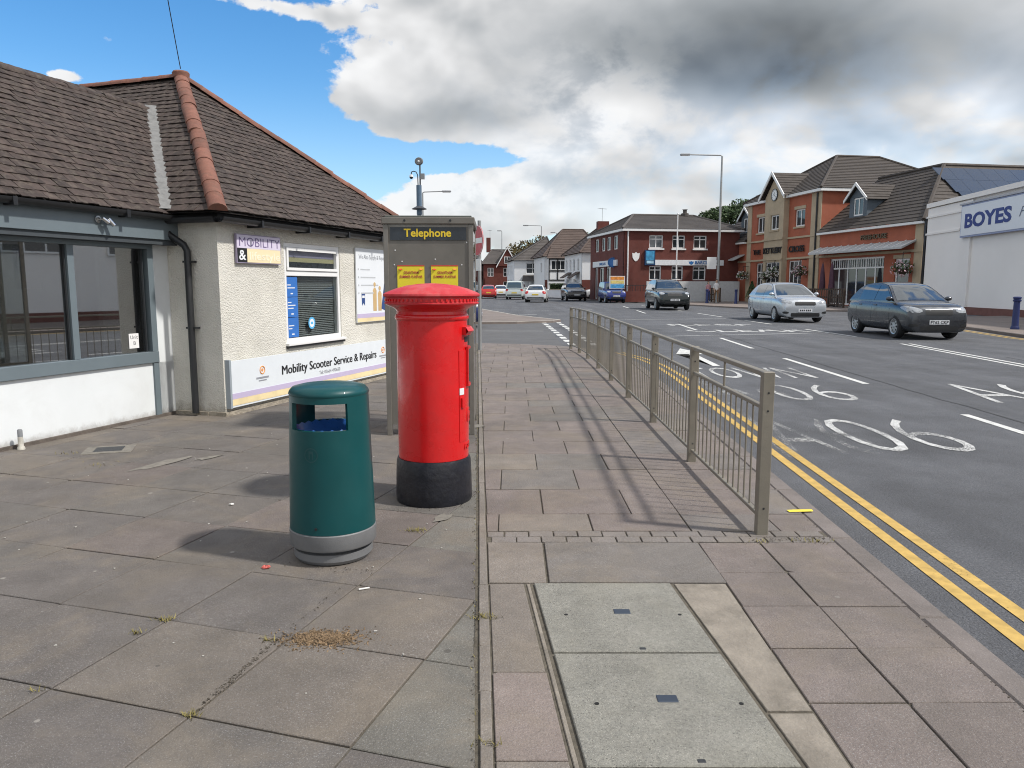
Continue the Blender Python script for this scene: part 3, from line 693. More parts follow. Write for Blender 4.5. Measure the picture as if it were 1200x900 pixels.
# paper notice inside the pane
nt = thing('paper_notice', 'white paper notice reading Unit B stuck inside the shop window', 'notice', (I0[0], I0[1], 0), BA)
MB().bb(-.56, -.435, .022, .0245, .75, .90).build('paper', mat('paper', (.78, .78, .77), .8, var=.03), nt)
M_ink = mat('grey_ink', (.12, .12, .13), .8)
text_on('Unit', nt, -.545, .0215, .845, .036, M_ink, .095, ext=.0004); text_on('B', nt, -.51, .0215, .785, .036, M_ink, .03, ext=.0004)
# short post by the wall
sp2 = thing('stub_post', 'short grey-and-white stub post against the white shop panel', 'post', (I0[0] + bd.x * -1.90 + bn.x * .10, I0[1] + bd.y * -1.90 + bn.y * .10, 0), 0)
MB().lathe([(0, 0), (.032, 0), (.029, .02), (.021, .03), (.021, .10), (.020, .11)], 14).build('foot', mat('dirty_white_paint', (.45, .43, .38), .8, var=.3, vscale=30), sp2, smooth=40); MB().lathe([(.020, .11), (.020, .165), (.014, .175), (0, .175)], 14).build('tip', mat('grey_paint', (.2, .21, .22), .7), sp2, smooth=40)

# ---------------- roughcast corner shop
mob = thing('corner_shop', 'cream roughcast corner shop with hipped brown tile roof and terracotta hips', 'shop', (C0[0], C0[1], 0), BA)
FW = 4.6; AD = 2.37; AZ = SE + 2.3 * TP
wx0, wx1, wz0, wz1 = 1.14, 2.37, .70, 1.89
wl = MB()
wl.bb(0, wx0, 0, .25, 0, SE); wl.bb(wx1, FW, 0, .25, 0, SE); wl.bb(wx0, wx1, 0, .25, 0, wz0); wl.bb(wx0, wx1, 0, .25, wz1, SE)
wl.bb(0, .25, .25, 8, 0, SE); wl.bb(FW - .25, FW, .25, 8, 0, SE); wl.build('wall', M_rough, mob)
pl = MB(); pl.bb(-.025, FW + .02, -.03, .2, -.02, .045); pl.bb(-.03, .2, .2, .62, -.02, .04); pl.build('plinth', mat('broken_plinth', (.33, .29, .23), .95, var=.35, vscale=12, bump=.02, bscale=25), mob)
# window
wf = MB(); t_ = .05
wf.bb(wx0, wx1, .01, .08, wz0, wz0 + t_); wf.bb(wx0, wx1, .01, .08, wz1 - t_, wz1); wf.bb(wx0, wx0 + t_, .01, .08, wz0 + t_, wz1 - t_); wf.bb(wx1 - t_, wx1, .01, .08, wz0 + t_, wz1 - t_); wf.bb(wx0 + t_, wx1 - t_, .01, .08, 1.50, 1.56)
win = wf.build('window', M_upvc, mob, bevel=.004)
sa = MB(); x0, x1, z0, z1 = wx0 + t_ + .003, wx1 - t_ - .003, 1.563, wz1 - t_ - .003
for a in ((x0, x1, z0, z0 + .035), (x0, x1, z1 - .035, z1), (x0, x0 + .035, z0 + .035, z1 - .035), (x1 - .035, x1, z0 + .035, z1 - .035)): sa.bb(a[0], a[1], -.005, .06, a[2], a[3])
sa.build('opening_light', M_upvc, win, bevel=.003)
MB().bb(x0 + .03, x1 - .03, .034, .038, z0 + .03, z1 - .03).build('pane', G_win, win)
MB().bb(wx0 + t_, wx1 - t_, .034, .038, wz0 + t_, 1.50).build('pane', G_win, win)
MB().bb(wx0 - .03, wx1 + .04, -.05, .02, wz0 - .035, wz0 - .001).build('sill', M_upvc, win, bevel=.006)
MB().bb(wx0 - .02, wx1 + .04, -.03, .02, wz0 - .065, wz0 - .036).build('sill_shadow_strip', mat('sill_shadow_dark', (.05, .05, .05), .8), win)  # near-black strip painted in as the shadow under the sill
M_lil = mat('lilac_print', (.52, .45, .62), .6, var=.02); M_but = mat('butter_print', (.80, .68, .38), .6, var=.02); M_dk = mat('window_dark_film', (.03, .033, .036), .3)
MB().bb(x0 + .035, x1 - .035, .040, .042, z0 + .16, z1 - .035).build('lilac_film', M_lil, win); MB().bb(x0 + .035, x1 - .035, .040, .042, z0 + .105, z0 + .158).build('butter_film', M_but, win); MB().bb(x0 + .03, x1 - .03, .044, .046, z0 + .02, z0 + .104).build('dark_film', M_dk, win)
bl = MB(); z = wz0 + t_ + .02
while z < 1.49: bl.box(((wx0 + wx1) / 2, .085, z), (wx1 - wx0 - .12, .022, .0025), Matrix.Rotation(.75, 3, 'X')); z += .0235
bl.build('blind', mat('blind_slat', (.40, .40, .39), .6, var=.05), win)
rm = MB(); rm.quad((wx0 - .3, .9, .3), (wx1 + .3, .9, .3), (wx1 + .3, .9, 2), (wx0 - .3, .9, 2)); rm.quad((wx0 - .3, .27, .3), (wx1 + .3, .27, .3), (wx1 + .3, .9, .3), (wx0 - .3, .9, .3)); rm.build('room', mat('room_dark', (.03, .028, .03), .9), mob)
M_blue = mat('poster_blue', (.035, .16, .50), .5, var=.05); M_pw = mat('print_white', (.75, .77, .8), .6); M_sky2 = mat('sticker_blue', (.10, .42, .72), .5)
for k in range(3):
    zz = wz0 + t_ + .01 + k * .245
    p = thing('blue_poster', 'blue window poster on the %s of three stacked beside the blind' % ('bottom', 'middle', 'top')[k], 'poster', (C0[0], C0[1], 0), BA)
    MB().bb(wx0 + t_ + .005, wx0 + t_ + .235, .026, .030, zz, zz + .238).build('sheet', M_blue, p)
    for q_ in range(2 + k % 2): MB().bb(wx0 + t_ + .03, wx0 + t_ + .10 + .04 * ((q_ + k) % 3), .0245, .0265, zz + .10 + q_ * .035, zz + .112 + q_ * .035).build('print_line', M_pw, p)
    MB().bb(wx0 + t_ + .09, wx0 + t_ + .14, .0245, .0265, zz + .03, zz + .045).build('print_line', M_pw, p)
st = thing('round_sticker', 'round pale blue sticker on the lower window pane', 'sticker', (C0[0], C0[1], 0), BA)
MB().tube((1.72, .033, .915), (1.72, .031, .915), .075, n=24).build('disc', M_sky2, st); MB().tube((1.72, .031, .915), (1.72, .0305, .915), .052, n=24).build('disc_print', M_pw, st)
MB().bb(1.695, 1.745, .0295, .0303, .90, .93).build('print_line', M_sky2, st)
# gutters, downpipe
g_ = MB(); gutter(g_, (-.12, -.14, 2.075), (FW + .2, -.14, 2.06)); g_.build('gutter', M_blk, mob, smooth=40); g_ = MB(); gutter(g_, (-.14, 3, 2.07), (-.14, -.12, 2.07)); g_.build('gutter', M_blk, mob, smooth=40)
for x in (.5, 1.4, 2.3, 3.2, 4.1): MB().bb(x - .015, x + .015, -.205, -.005, 2.005, 2.08).build('gutter_bracket', M_blk, mob)
MB().bb(.0, FW, -.02, .0, 2.045, 2.13).build('fascia_board', M_blk, mob); MB().bb(-.02, 0, 0, 3, 2.045, 2.13).build('fascia_board', M_blk, mob)
dp = MB(); dp.sweep([(-.13, .55, 2.03), (-.13, .55, 1.97), (-.11, .50, 1.90), (-.07, .36, 1.80), (-.065, .33, 1.74), (-.065, .33, .9), (-.065, .33, .03)], .036, 12); dp.build('downpipe', M_blk, mob, smooth=50)
for z in (1.62, .93): MB().bb(-.075, 0, .27, .39, z, z + .02).build('pipe_clip', M_blk, mob)
# roof: hip end facing the street and the slope facing the camera
rf = MB(); e = .17; ze = SE - e * TP
rf.add([(-e, -e, ze), (FW + e, -e, ze), (2.3, AD, AZ), (2.3, 9, AZ), (-e, 9, ze), (FW + e, 9, ze)], [(0, 1, 2), (0, 2, 3, 4), (1, 5, 3, 2)])
mr = rf.build('roof', M_deck, mob)
hp = math.atan((AZ - ze) / (AD + e)); eyh = v3(0, cos(hp), sin(hp)); hl = sqrt((AD + e) ** 2 + (AZ - ze) ** 2)
n1_ = tile_slope(mr, v3(0, -e, ze), v3(1, 0, 0), eyh, [(-e + .02, 0), (FW + e - .02, 0), (2.3, hl)], v3(1.2, 0, 2.2), 190)
eyn = v3(cos(P42), 0, sin(P42)); ln = (2.3 + e) / cos(P42)
# this slope: s runs along -Y so that the normal points out
poly = [(-3.6, (RB) / cos(P42)), (-.65 - RB, (RB + e) / cos(P42)), (-.65 + .02, .05), (e - .02, 0), (-AD, ln), (-9, ln), (-9, (RB + .4) / cos(P42))]
tile_slope(mr, v3(-e, 0, ze), v3(0, -1, 0), eyn, poly, v3(0, 0, 2.2), 110, inview=lambda a: a[0] > -4)
ridge_run(mr, (-e - .02, -e - .02, ze + .03), (2.3, AD, AZ + .05)); ridge_run(mr, (FW + e, -e, ze + .03), (2.3, AD, AZ + .05)); ridge_run(mr, (2.3, 9, AZ + .04), (2.3, AD + .05, AZ + .04), name='ridge_tile')
MB().lathe([(0, .02), (.10, .02), (.115, .0), (.11, -.06)], 14, (2.3, AD, AZ + .10)).build('hip_cap', M_terra, mr, smooth=40)

# ---------------- signs on the corner shop
def on_front(name, label, cat): return thing(name, label, cat, (C0[0], C0[1], 0), BA)
M_purp = mat('purple_print', (.10, .07, .17), .6); M_crm = mat('cream_print', (.86, .80, .62), .6); M_bkp = mat('black_print', (.012, .012, .014), .55); M_ora = mat('orange_print', (.78, .32, .08), .6); M_gryp = mat('grey_print', (.30, .31, .34), .6)
sg = on_front('shop_sign', 'small lilac and butter-yellow sign lettered MOBILITY & lifestyle at the wall corner', 'sign')
MB().bb(.255, 1.03, -.035, -.012, 1.625, 1.935).build('frame', mat('sign_edge', (.30, .26, .36), .6), sg)
MB().bb(.265, 1.02, -.038, -.034, 1.785, 1.925).build('lilac_field', mat('lilac_field', (.66, .60, .74), .55, var=.02), sg); MB().bb(.425, 1.02, -.038, -.034, 1.635, 1.784).build('butter_field', mat('butter_field', (.84, .72, .46), .55, var=.02), sg); MB().bb(.265, .423, -.038, -.034, 1.635, 1.784).build('black_field', M_bkp, sg)
text_on('MOBILITY', sg, .285, -.039, 1.805, .098, mat('purple_print_pale', (.17, .13, .26), .6), .71, bold=-.008, ext=.001); text_on('&', sg, .285, -.039, 1.66, .105, M_pw, .115, bold=.012, ext=.001); text_on('lifestyle', sg, .455, -.039, 1.665, .085, M_crm, .54, bold=.01, ext=.001)
bn_ = on_front('banner_board', 'long pale banner board reading Mobility Scooter Service & Repairs along the wall foot', 'sign')
MB().bb(.05, 3.75, -.05, -.028, .085, .585).build('board', mat('banner_white', (.72, .76, .79), .5, var=.03), bn_)
MB().bb(.02, .049, -.06, -.0, .08, .60).build('end_post', mat('blue_grey_post', (.30, .34, .37), .6, var=.1), bn_)
MB().bb(.052, 3.748, -.0535, -.0505, .175, .235).build('lilac_stripe', M_lil, bn_); MB().bb(.052, 3.748, -.0535, -.0505, .105, .174).build('butter_stripe', mat('butter_stripe', (.80, .66, .38), .6), bn_)
[text_on('Mobility Scooter Service & Repairs', bn_, .93 + k_ * .008, -.052 - k_ * .0004, .345, .105, M_bkp, 2.27, ext=.001) for k_ in (0, 1)]; text_on('Tel: 01664 490650', bn_, 1.72, -.052, .262, .045, M_gryp, .50, ext=.001)
for x in (.58, 3.42):
    l_ = MB()
    for k in range(16): a = 2 * pi * k / 16; l_.tube((x + .042 * cos(a), -.0515, .44 + .042 * sin(a)), (x + .042 * cos(a + .4), -.0515, .44 + .042 * sin(a + .4)), .006, n=6)
    l_.tube((x, -.0525, .44), (x, -.051, .44), .018, n=12); l_.build('emblem', M_ora, bn_); MB().bb(x - .11, x + .11, -.053, -.0505, .345, .365).build('print_line', M_gryp, bn_); MB().bb(x - .07, x + .07, -.053, -.0505, .318, .330).build('print_line', M_gryp, bn_)
pb = on_front('wall_poster', 'tall pale poster board with small print and figures beside the phone box', 'poster')
MB().bb(2.74, 3.66, -.03, -.012, .87, 1.90).build('board', mat('poster_white', (.74, .77, .80), .5, var=.02), pb)
text_on('We Also Supply & Repair', pb, 2.82, -.031, 1.755, .06, M_gryp, .77, ext=.001)
for k, wd in enumerate((.26, .42, .50, .36)): MB().bb(2.86, 2.86 + wd, -.032, -.0305, 1.60 - k * .11, 1.618 - k * .11).build('print_line', mat('pale_print', (.48, .50, .52), .6), pb); MB().tube((2.80, -.031, 1.61 - k * .11), (2.80, -.0325, 1.61 - k * .11), .014, n=10).build('print_dot', MATS['pale_print'], pb)
MB().bb(2.745, 3.655, -.0325, -.0305, .93, .99).build('lilac_stripe', M_lil, pb); MB().bb(2.745, 3.655, -.0325, -.0305, .875, .929).build('butter_stripe', MATS['butter_stripe'], pb)
M_navy = mat('navy_print', (.03, .07, .22), .6); M_tanp = mat('tan_print', (.55, .38, .18), .6)
e_ = MB(); e_.add([(2.88, -.0315, 1.10), (2.92, -.0315, 1.14), (2.96, -.0315, 1.10), (2.97, -.0315, 1.28), (2.87, -.0315, 1.28)], [(0, 1, 2, 3, 4)]); e_.build('emblem', M_navy, pb); MB().bb(2.885, 2.955, -.0335, -.0318, 1.21, 1.245).build('print_line', M_pw, pb)
for x, h in ((3.25, .42), (3.40, .36)):
    f_ = MB(); f_.add([(x - .05, -.0315, 1.02), (x + .05, -.0315, 1.02), (x + .055, -.0315, 1.02 + h * .7), (x + .02, -.0315, 1.02 + h * .8), (x - .02, -.0315, 1.02 + h * .8), (x - .055, -.0315, 1.02 + h * .7)], [(0, 1, 2, 3, 4, 5)]); f_.tube((x, -.031, 1.03 + h * .88), (x, -.033, 1.03 + h * .88), .033, n=12); f_.build('printed_figure', M_tanp, pb)
e_ = MB(); e_.add([(3.44, -.0325, 1.05), (3.55, -.0325, 1.02), (3.63, -.0325, 1.52), (3.58, -.0325, 1.55)], [(0, 1, 2, 3)]); e_.build('printed_blue_panel', M_navy, pb)
# overhead wire tied to the hip apex
ap = v3(C0[0] + bd.x * 2.3 - bn.x * AD, C0[1] + bd.y * 2.3 - bn.y * AD, AZ + .16)
far = v3(-4.30, 9.7, 5.62)
ow_ = MB(); pts = [ap.lerp(far, t) - v3(0, 0, .03 * sin(pi * t)) for t in [k / 12 for k in range(13)]]; ow_.sweep(pts, .006, 6)
tag(ow_.build('overhead_wire', M_blk), 'thin black overhead wire rising from the roof apex into the sky', 'wire')
# ================================================================ STREET FURNITURE
# ---------------- litter bin
M_teal = mat('teal_bin', (.001, .058, .062), .42, spec=.35, var=.10, vscale=3, coat=.12, grime=.22, gscale=7, gcol=(.006, .072, .074))
M_grey = mat('grey_bin_base', (.155, .158, .162), .5, var=.12, vscale=8, bump=.001, bscale=200)
binn = thing('litter_bin', 'dark teal cylindrical litter bin with grey base and open slots', 'litter bin', (-.925, 3.76, 0), radians(-6))
def bin_r(z): return .221 - .026 * (z / .86)
N = 72
def ang_open(i, half=46):
    a = (i + .5) / N * 360
    f = lambda c: abs((a - c + 180) % 360 - 180) < half
    return f(270) or f(90)
zs = [.165, .172, .30, .45, .60, .675, .680, .80, .812, .835, .845]
outer = [(bin_r(z), z) for z in zs]; inner = [(bin_r(z) - .022, z) for z in zs]
b_ = MB(); sk = lambda k, i: (6 <= k <= 7) and ang_open(i)
b_.lathe(outer, N, skip=sk); b_.lathe(inner, N, skip=sk)
# returns round the two slots
for c in (270, 90):
    idx = [i for i in range(N) if abs(((i + .5) / N * 360 - c + 180) % 360 - 180) < 46]
    a0, a1 = idx[0] * 2 * pi / N, (idx[-1] + 1) * 2 * pi / N
    for z in (.680, .812):
        for i in idx:
            p = [(r * cos(t), r * sin(t), z) for r, t in ((bin_r(z), i * 2 * pi / N), (bin_r(z), (i + 1) * 2 * pi / N), (bin_r(z) - .022, (i + 1) * 2 * pi / N), (bin_r(z) - .022, i * 2 * pi / N))]; b_.quad(*p)
    for t in (a0, a1): b_.quad(*[((bin_r(z) - d) * cos(t), (bin_r(z) - d) * sin(t), z) for z, d in ((.680, 0), (.812, 0), (.812, .022), (.680, .022))])
b_.build('body', M_teal, binn, smooth=35)
MB().lathe([(bin_r(.845) - .03, .835), (bin_r(.845), .842), (bin_r(.845) + .004, .85), (bin_r(.845) - .001, .864), (.180, .880), (.14, .890), (.07, .897), (0, .899)], N).build('lid', M_teal, binn, smooth=50)
MB().lathe([(0, .0), (.165, 0), (.185, .004), (.198, .022), (.198, .058), (.172, .062), (.172, .074), (.214, .080), (.2185, .09), (.2185, .158), (.214, .1645), (.20, .1645)], N).build('base', M_grey, binn, smooth=30)
MB().lathe([(.1975, .0645), (.1975, .0655)], N).build('groove', M_blk, binn)
lin = MB(); nl = 48; V = []
for k, (r, z) in enumerate(((.160, .30), (.172, .60), (.178, .672), (.174, .678), (.155, .64), (.10, .58), (0, .54))):
    for i in range(nl): V.append((r * cos(2 * pi * i / nl) * (1 + .018 * sin(i * 7 + k)), r * sin(2 * pi * i / nl) * (1 + .018 * sin(i * 5 + k * 2)), z + .006 * sin(i * 3.3 + k * 1.7)))
lin.add(V, [(k * nl + i, k * nl + (i + 1) % nl, k * nl + nl + (i + 1) % nl, k * nl + nl + i) for k in range(6) for i in range(nl)]); lin.build('blue_liner', mat('blue_bag', (.03, .13, .42), .35, var=.2, vscale=20), binn, smooth=60)
rg = MB(); a = radians(-98)
def on_cyl(x, z, r=None): t = a + x / bin_r(z); R = bin_r(z) + .0008; return (R * cos(t), R * sin(t), z)
for (r0, r1) in ((.031, .036),):
    for k in range(28):
        t0, t1 = 2 * pi * k / 28, 2 * pi * (k + 1) / 28; rg.quad(on_cyl(r0 * cos(t0), .565 + r0 * sin(t0)), on_cyl(r1 * cos(t0), .565 + r1 * sin(t0)), on_cyl(r1 * cos(t1), .565 + r1 * sin(t1)), on_cyl(r0 * cos(t1), .565 + r0 * sin(t1)))
for x0, z0, x1, z1 in ((-.012, .545, -.006, .585), (.006, .545, .012, .585), (-.006, .572, .006, .585)): rg.quad(on_cyl(x0, z0), on_cyl(x1, z0), on_cyl(x1, z1), on_cyl(x0, z1))
rg.build('faint_emblem', mat('teal_emblem', (.008, .062, .066), .4), binn)
MB().tube(on_cyl(.02, .20), tuple(v * 1.02 for v in on_cyl(.02, .20)[:2]) + (.20,), .007, n=10).build('lock_screw', M_blk, binn)

# ---------------- pillar box
M_red = mat('post_red', (.62, .008, .010), .30, var=.07, vscale=4, coat=.35, grime=.25, gscale=7, gcol=(.44, .02, .02), bump=.0012, bscale=22)
M_redtop = mat('faded_red', (.52, .022, .030), .55, var=.16, vscale=7, grime=.45, gscale=5, gcol=(.55, .16, .15))
M_bbase = mat('black_box_base', (.010, .011, .017), .4, var=.3, vscale=12, bump=.004, bscale=26, grime=.14, gscale=22, gcol=(.06, .06, .062))
pbx = thing('post_box', 'red cast-iron pillar post box with black base and domed cap', 'post box', (-.510, 4.80, 0), radians(0))
MB().lathe([(0, 0), (.243, 0), (.247, .012), (.246, .09), (.244, .18), (.240, .262), (.232, .285), (.20, .287)], 64).build('base', M_bbase, pbx, smooth=40)
MB().lathe([(.19, .28), (.226, .287), (.2265, .32), (.226, .70), (.224, 1.14), (.224, 1.165), (.232, 1.172), (.236, 1.185), (.232, 1.198), (.224, 1.205), (.222, 1.222), (.23, 1.235), (.25, 1.247), (.285, 1.262), (.294, 1.268)], 72).build('body', M_red, pbx, smooth=35)
cap_ = MB().lathe([(.28, 1.262), (.297, 1.268), (.299, 1.275), (.290, 1.280), (.290, 1.308), (.300, 1.312), (.306, 1.320), (.304, 1.330), (.288, 1.340), (.23, 1.362), (.16, 1.382), (.08, 1.393), (0, 1.397)], 72).build('cap', M_redtop, pbx, smooth=35)
dn = MB()
for k in range(60): t = 2 * pi * k / 60; dn.box((.293 * cos(t), .293 * sin(t), 1.293), (.009, .013, .014), Matrix.Rotation(t, 3, 'Z'))
dn.build('dentil_band', M_red, cap_)
def cyl_patch(mb, a0, a1, z0, z1, r, th, n=14):
    V = [((r + e) * cos(a0 + (a1 - a0) * i / n), (r + e) * sin(a0 + (a1 - a0) * i / n), z) for e in (0, th) for z in (z0, z1) for i in range(n + 1)]; m = n + 1; F = []
    for i in range(n): F += [(2 * m + i, 2 * m + i + 1, 3 * m + i + 1, 3 * m + i), (m + i, m + i + 1, 3 * m + i + 1, 3 * m + i), (i, i + 1, 2 * m + i + 1, 2 * m + i)]
    F += [(0, m, 3 * m, 2 * m), (n, m + n, 3 * m + n, 2 * m + n)]; mb.add(V, F)
DA = radians(8)                                                                    # the door looks along the footway towards the road
d_ = MB(); cyl_patch(d_, DA - .80, DA + .80, .40, .98, .2235, .006, 24); dr = d_.build('door', M_red, pbx, smooth=35)
hd = MB(); cyl_patch(hd, DA - .62, DA + .62, 1.075, 1.125, .222, .028); 
V = []
for i in range(13):
    t = DA - .62 + 1.24 * i / 12
    V += [(.25 * cos(t), .25 * sin(t), 1.126), (.268 * cos(t), .268 * sin(t), 1.10), (.263 * cos(t), .263 * sin(t), 1.092), (.245 * cos(t), .245 * sin(t), 1.076)]
hd.add(V, [(i * 4 + k, i * 4 + k + 1, i * 4 + k + 5, i * 4 + k + 4) for i in range(12) for k in range(3)]); hd.build('slot_hood', M_red, pbx, smooth=30)
sl_ = MB(); cyl_patch(sl_, DA - .5, DA + .5, 1.03, 1.062, .2242, .002); sl_.build('posting_slot', M_blk, pbx)
fr_ = MB(); 
for a0, a1, z0, z1 in ((-.44, .44, .985, .997), (-.44, .44, .748, .76), (-.44, -.40, .76, .985), (.40, .44, .76, .985)): cyl_patch(fr_, DA + a0, DA + a1, z0, z1, .2285, .016, 8)
fr_.build('notice_frame', M_red, dr, smooth=30)
np_ = MB(); cyl_patch(np_, DA - .39, DA + .39, .762, .984, .2285, .004, 10); np_.build('collection_notice', mat('notice_white', (.74, .75, .76), .45), dr)
np_ = MB(); cyl_patch(np_, DA - .80, DA - .60, .700, .742, .2296, .002, 5); np_.build('white_label', MATS['notice_white'], dr)
hg = MB()
for z in (.48, .90): cyl_patch(hg, DA + .80, DA + .90, z, z + .05, .224, .014, 3)
hg.build('hinge', M_red, dr); lk = MB(); cyl_patch(lk, DA - .74, DA - .62, .62, .68, .2296, .012, 4); lk.build('lock_plate', M_red, dr)
def curl_text(s, zc, h, width, m, r=.2265, th=.005, nm='raised_lettering', ang=DA):
    me = text_mesh(s, 1.0, .02, .03, m, 0, 'CENTER').copy(); ex = max(v.co.x for v in me.vertices) - min(v.co.x for v in me.vertices)
    for v in me.vertices:
        t = ang + v.co.x * width / ex / r; rr = r + (th if v.co.z > 0 else -.004); v.co = (rr * cos(t), rr * sin(t), zc + v.co.y * h / .69)
    return put(nm, me, pbx)
curl_text('POST OFFICE', .345, .035, .26, M_red); curl_text('E  R', .52, .085, .20, M_red, .2295); curl_text('II', .525, .05, .035, M_red, .2295)

# ---------------- telephone kiosk
kx = thing('telephone_kiosk', 'brown-grey steel telephone kiosk behind the red post box', 'telephone kiosk', (-.755, 6.88, 0), radians(1.2))
M_steel = mat('weathered_steel', (.185, .172, .150), .48, metal=.35, var=.22, vscale=2.2, grime=.45, gscale=2.0, gcol=(.13, .125, .11))
M_steel2 = mat('steel_trim', (.225, .21, .185), .42, metal=.45, var=.15, vscale=5, grime=.3, gscale=3, gcol=(.15, .145, .13))
KW, KD, KH = .405, .82, 1.93
for x in (-KW, KW - .045):
    for y in (0, KD - .045): MB().bb(x, x + .045, y, y + .045, 0.0, KH).build('corner_post', M_steel2, kx, bevel=.004)
MB().bb(-KW + .040, KW - .040, .012, .03, .10, 1.93).build('back_panel', M_steel, kx)
MB().bb(-KW + .046, KW - .046, .008, .03, 1.905, 1.93).build('header_rail', M_steel2, kx)
MB().bb(-KW - .012, KW + .012, -.014, KD + .012, 1.931, 1.992).build('roof_band', M_steel, kx, bevel=.006)
MB().bb(-KW + .015, KW - .015, .015, KD - .015, 1.9925, 2.008).build('roof_cap', mat('roof_cap_green', (.11, .12, .105), .7, var=.2), kx, bevel=.004)
hs_ = MB().bb(-KW + .062, KW - .062, .004, .03, 1.788, 1.903).build('header_sign', mat('header_black', (.022, .028, .036), .22, var=.3, vscale=6, grime=.35, gscale=7, gcol=(.05, .06, .075)), kx)
M_ty = mat('telephone_yellow', (.78, .57, .03), .5, var=.04)
text_on('Telephone', hs_, -.218, .0025, 1.821, .068, M_ty, .425, bold=.022, ext=.001)
for x in (-.21, .20): MB().tube((x, -.0145, 1.962), (x, -.018, 1.962), .0105, n=12).build('bolt', M_blk, kx)
for x, z in ((-.30, 1.70), (-.31, 1.57), (.19, 1.56), (.345, 1.77), (-.24, 1.60), (.30, 1.57), (.06, 1.62)): MB().tube((x, .012, z), (x, .009, z), .006, n=8).build('rivet', M_upvc, kx)
for x in (-KW + .004, KW - .012): MB().bb(x, x + .008, .046, KD - .046, .45, 1.88).build('side_glass', G_win, kx); MB().bb(x, x + .008, .046, KD - .046, .10, .449).build('side_panel', M_steel, kx)
MB().bb(-.16, .16, .035, .20, .85, 1.45).build('telephone_unit', mat('phone_black', (.03, .03, .032), .5), kx)
for k in range(2):
    x = (-.285, .02)[k]
    ps = thing('funfair_poster', 'yellow funfair poster on the %s half of the kiosk panel' % ('left', 'right')[k], 'poster', (-.755, 6.88, 0), radians(1.2), 'two funfair posters on the kiosk')
    MB().bb(x, x + .245, .008, .0105, 1.21, 1.565).build('sheet', mat('poster_yellow', (.80, .66, .03), .5, var=.05), ps); MB().bb(x, x + .245, .0065, .0079, 1.556, 1.565).build('red_band', mat('poster_red', (.62, .05, .04), .5), ps)
    MB().bb(x, x + .245, .0065, .0079, 1.21, 1.33).build('red_band', MATS['poster_red'], ps)
    for q_, c_ in ((.03, 'poster_red'), (.215, 'poster_orange')): MB().tube((x + q_, .0065, 1.53), (x + q_, .005, 1.532), .016, n=16).build('printed_roundel', mat('poster_orange', (.75, .22, .06), .5) if c_ == 'poster_orange' else MATS[c_], ps)
    M_pr = mat('poster_crimson', (.45, .03, .06), .5)
    text_on('GRANTHAM', ps, x + .057, .006, 1.488, .024, M_pr, .135, bold=.008, ext=.0006); text_on('SUMMER FUNFAIR', ps, x + .022, .006, 1.452, .022, M_pr, .205, bold=.004, ext=.0006)
    text_on('FUN FOR ALL', ps, x + .03, .006, 1.39, .03, M_pr, .185, bold=.03, ext=.0006) if False else None

# ---------------- pedestrian guard rail
M_rail = mat('guard_rail_paint', (.215, .195, .158), .5, metal=.15, var=.15, vscale=6, grime=.30, gscale=4, gcol=(.16, .14, .11), bump=.001, bscale=120)
gr = thing('guard_rail', 'beige steel pedestrian guard rail running along the kerb', 'guard rail', (0, 0, 0), 0)
posts = [(1.40, 4.08), (1.42, 5.82), (1.44, 7.55), (1.45, 9.26), (1.455, 10.95), (1.46, 12.62), (1.45, 14.30), (1.40, 15.55), (1.30, 16.55)]
RH = .915
pm = MB().cbox(-.032, .032, -.026, .026, -.05, RH, .004).mesh('post', M_rail)
bolt = MB().tube((0, 0, 0), (-.003, 0, 0), .008, n=10).mesh('bolt', M_blk)
bar = MB().tube((0, 0, .105), (0, 0, .70), .0055, n=7, cap=False).mesh('infill_bar', M_rail, 60)
sbar = MB().tube((0, 0, .72), (0, 0, .885), .0075, n=7, cap=False).mesh('short_bar', M_rail, 60)
for i, (x, y) in enumerate(posts):
    rz = 0 if i < 6 else .1
    o = put('post', pm, gr, (x, y, 0), rz)
    if i < 6:
        for z in (.15, .70, .80): put('bolt_hole', MB().tube((0, -.0262, z), (0, -.0275, z), .006, n=8).mesh('bolt_hole', M_blk) if z == .15 or True else None, o)
for i in range(len(posts) - 1):
    a = Vector((*posts[i], 0)); b = Vector((*posts[i + 1], 0)); d = (b - a); L = d.length; u = d.normalized(); rz = atan2(u.y, u.x)
    def rail(z0, z1, w, nm): MB().cbox(.033, L - .033, -w / 2, w / 2, z0, z1, .003).build(nm, M_rail, gr, loc=a, rz=rz)
    rail(RH - .030, RH - .003, .042, 'top_rail'); rail(.70, .722, .030, 'middle_rail'); rail(.085, .108, .030, 'bottom_rail')
    nb = round(L / .115) - 1
    for k in range(nb): put('infill_bar', bar, gr, a + u * (L * (k + 1) / (nb + 1)))
    put('short_bar', sbar, gr, a + u * L / 2)

# ---------------- signs, masts, lamps
M_galv = mat('galvanised', (.34, .35, .35), .5, metal=.5, var=.12, vscale=4)
M_navyp = mat('navy_post', (.018, .03, .12), .45, var=.1, vscale=5)
ne = thing('no_entry_sign', 'red no-entry sign on a grey pole turned side-on behind the kiosk', 'road sign', (-.72, 16.2, 0), radians(-66))
MB().tube((0, .03, -.05), (0, .03, 2.75), .038, n=14).build('pole', M_galv, ne, smooth=40)
MB().tube((0, 0, 2.33), (0, -.012, 2.33), .315, n=40).build('red_disc', mat('sign_red', (.52, .012, .02), .4), ne); MB().bb(-.26, .26, -.016, -.0125, 2.275, 2.385).build('white_bar', M_upvc, ne); MB().lathe([(.31, 0), (.315, .004), (.305, .008)], 40).tr(Matrix.Translation((0, -.008, 2.33)) @ Matrix.Rotation(pi / 2, 4, 'X')).build('rim', M_upvc, ne)
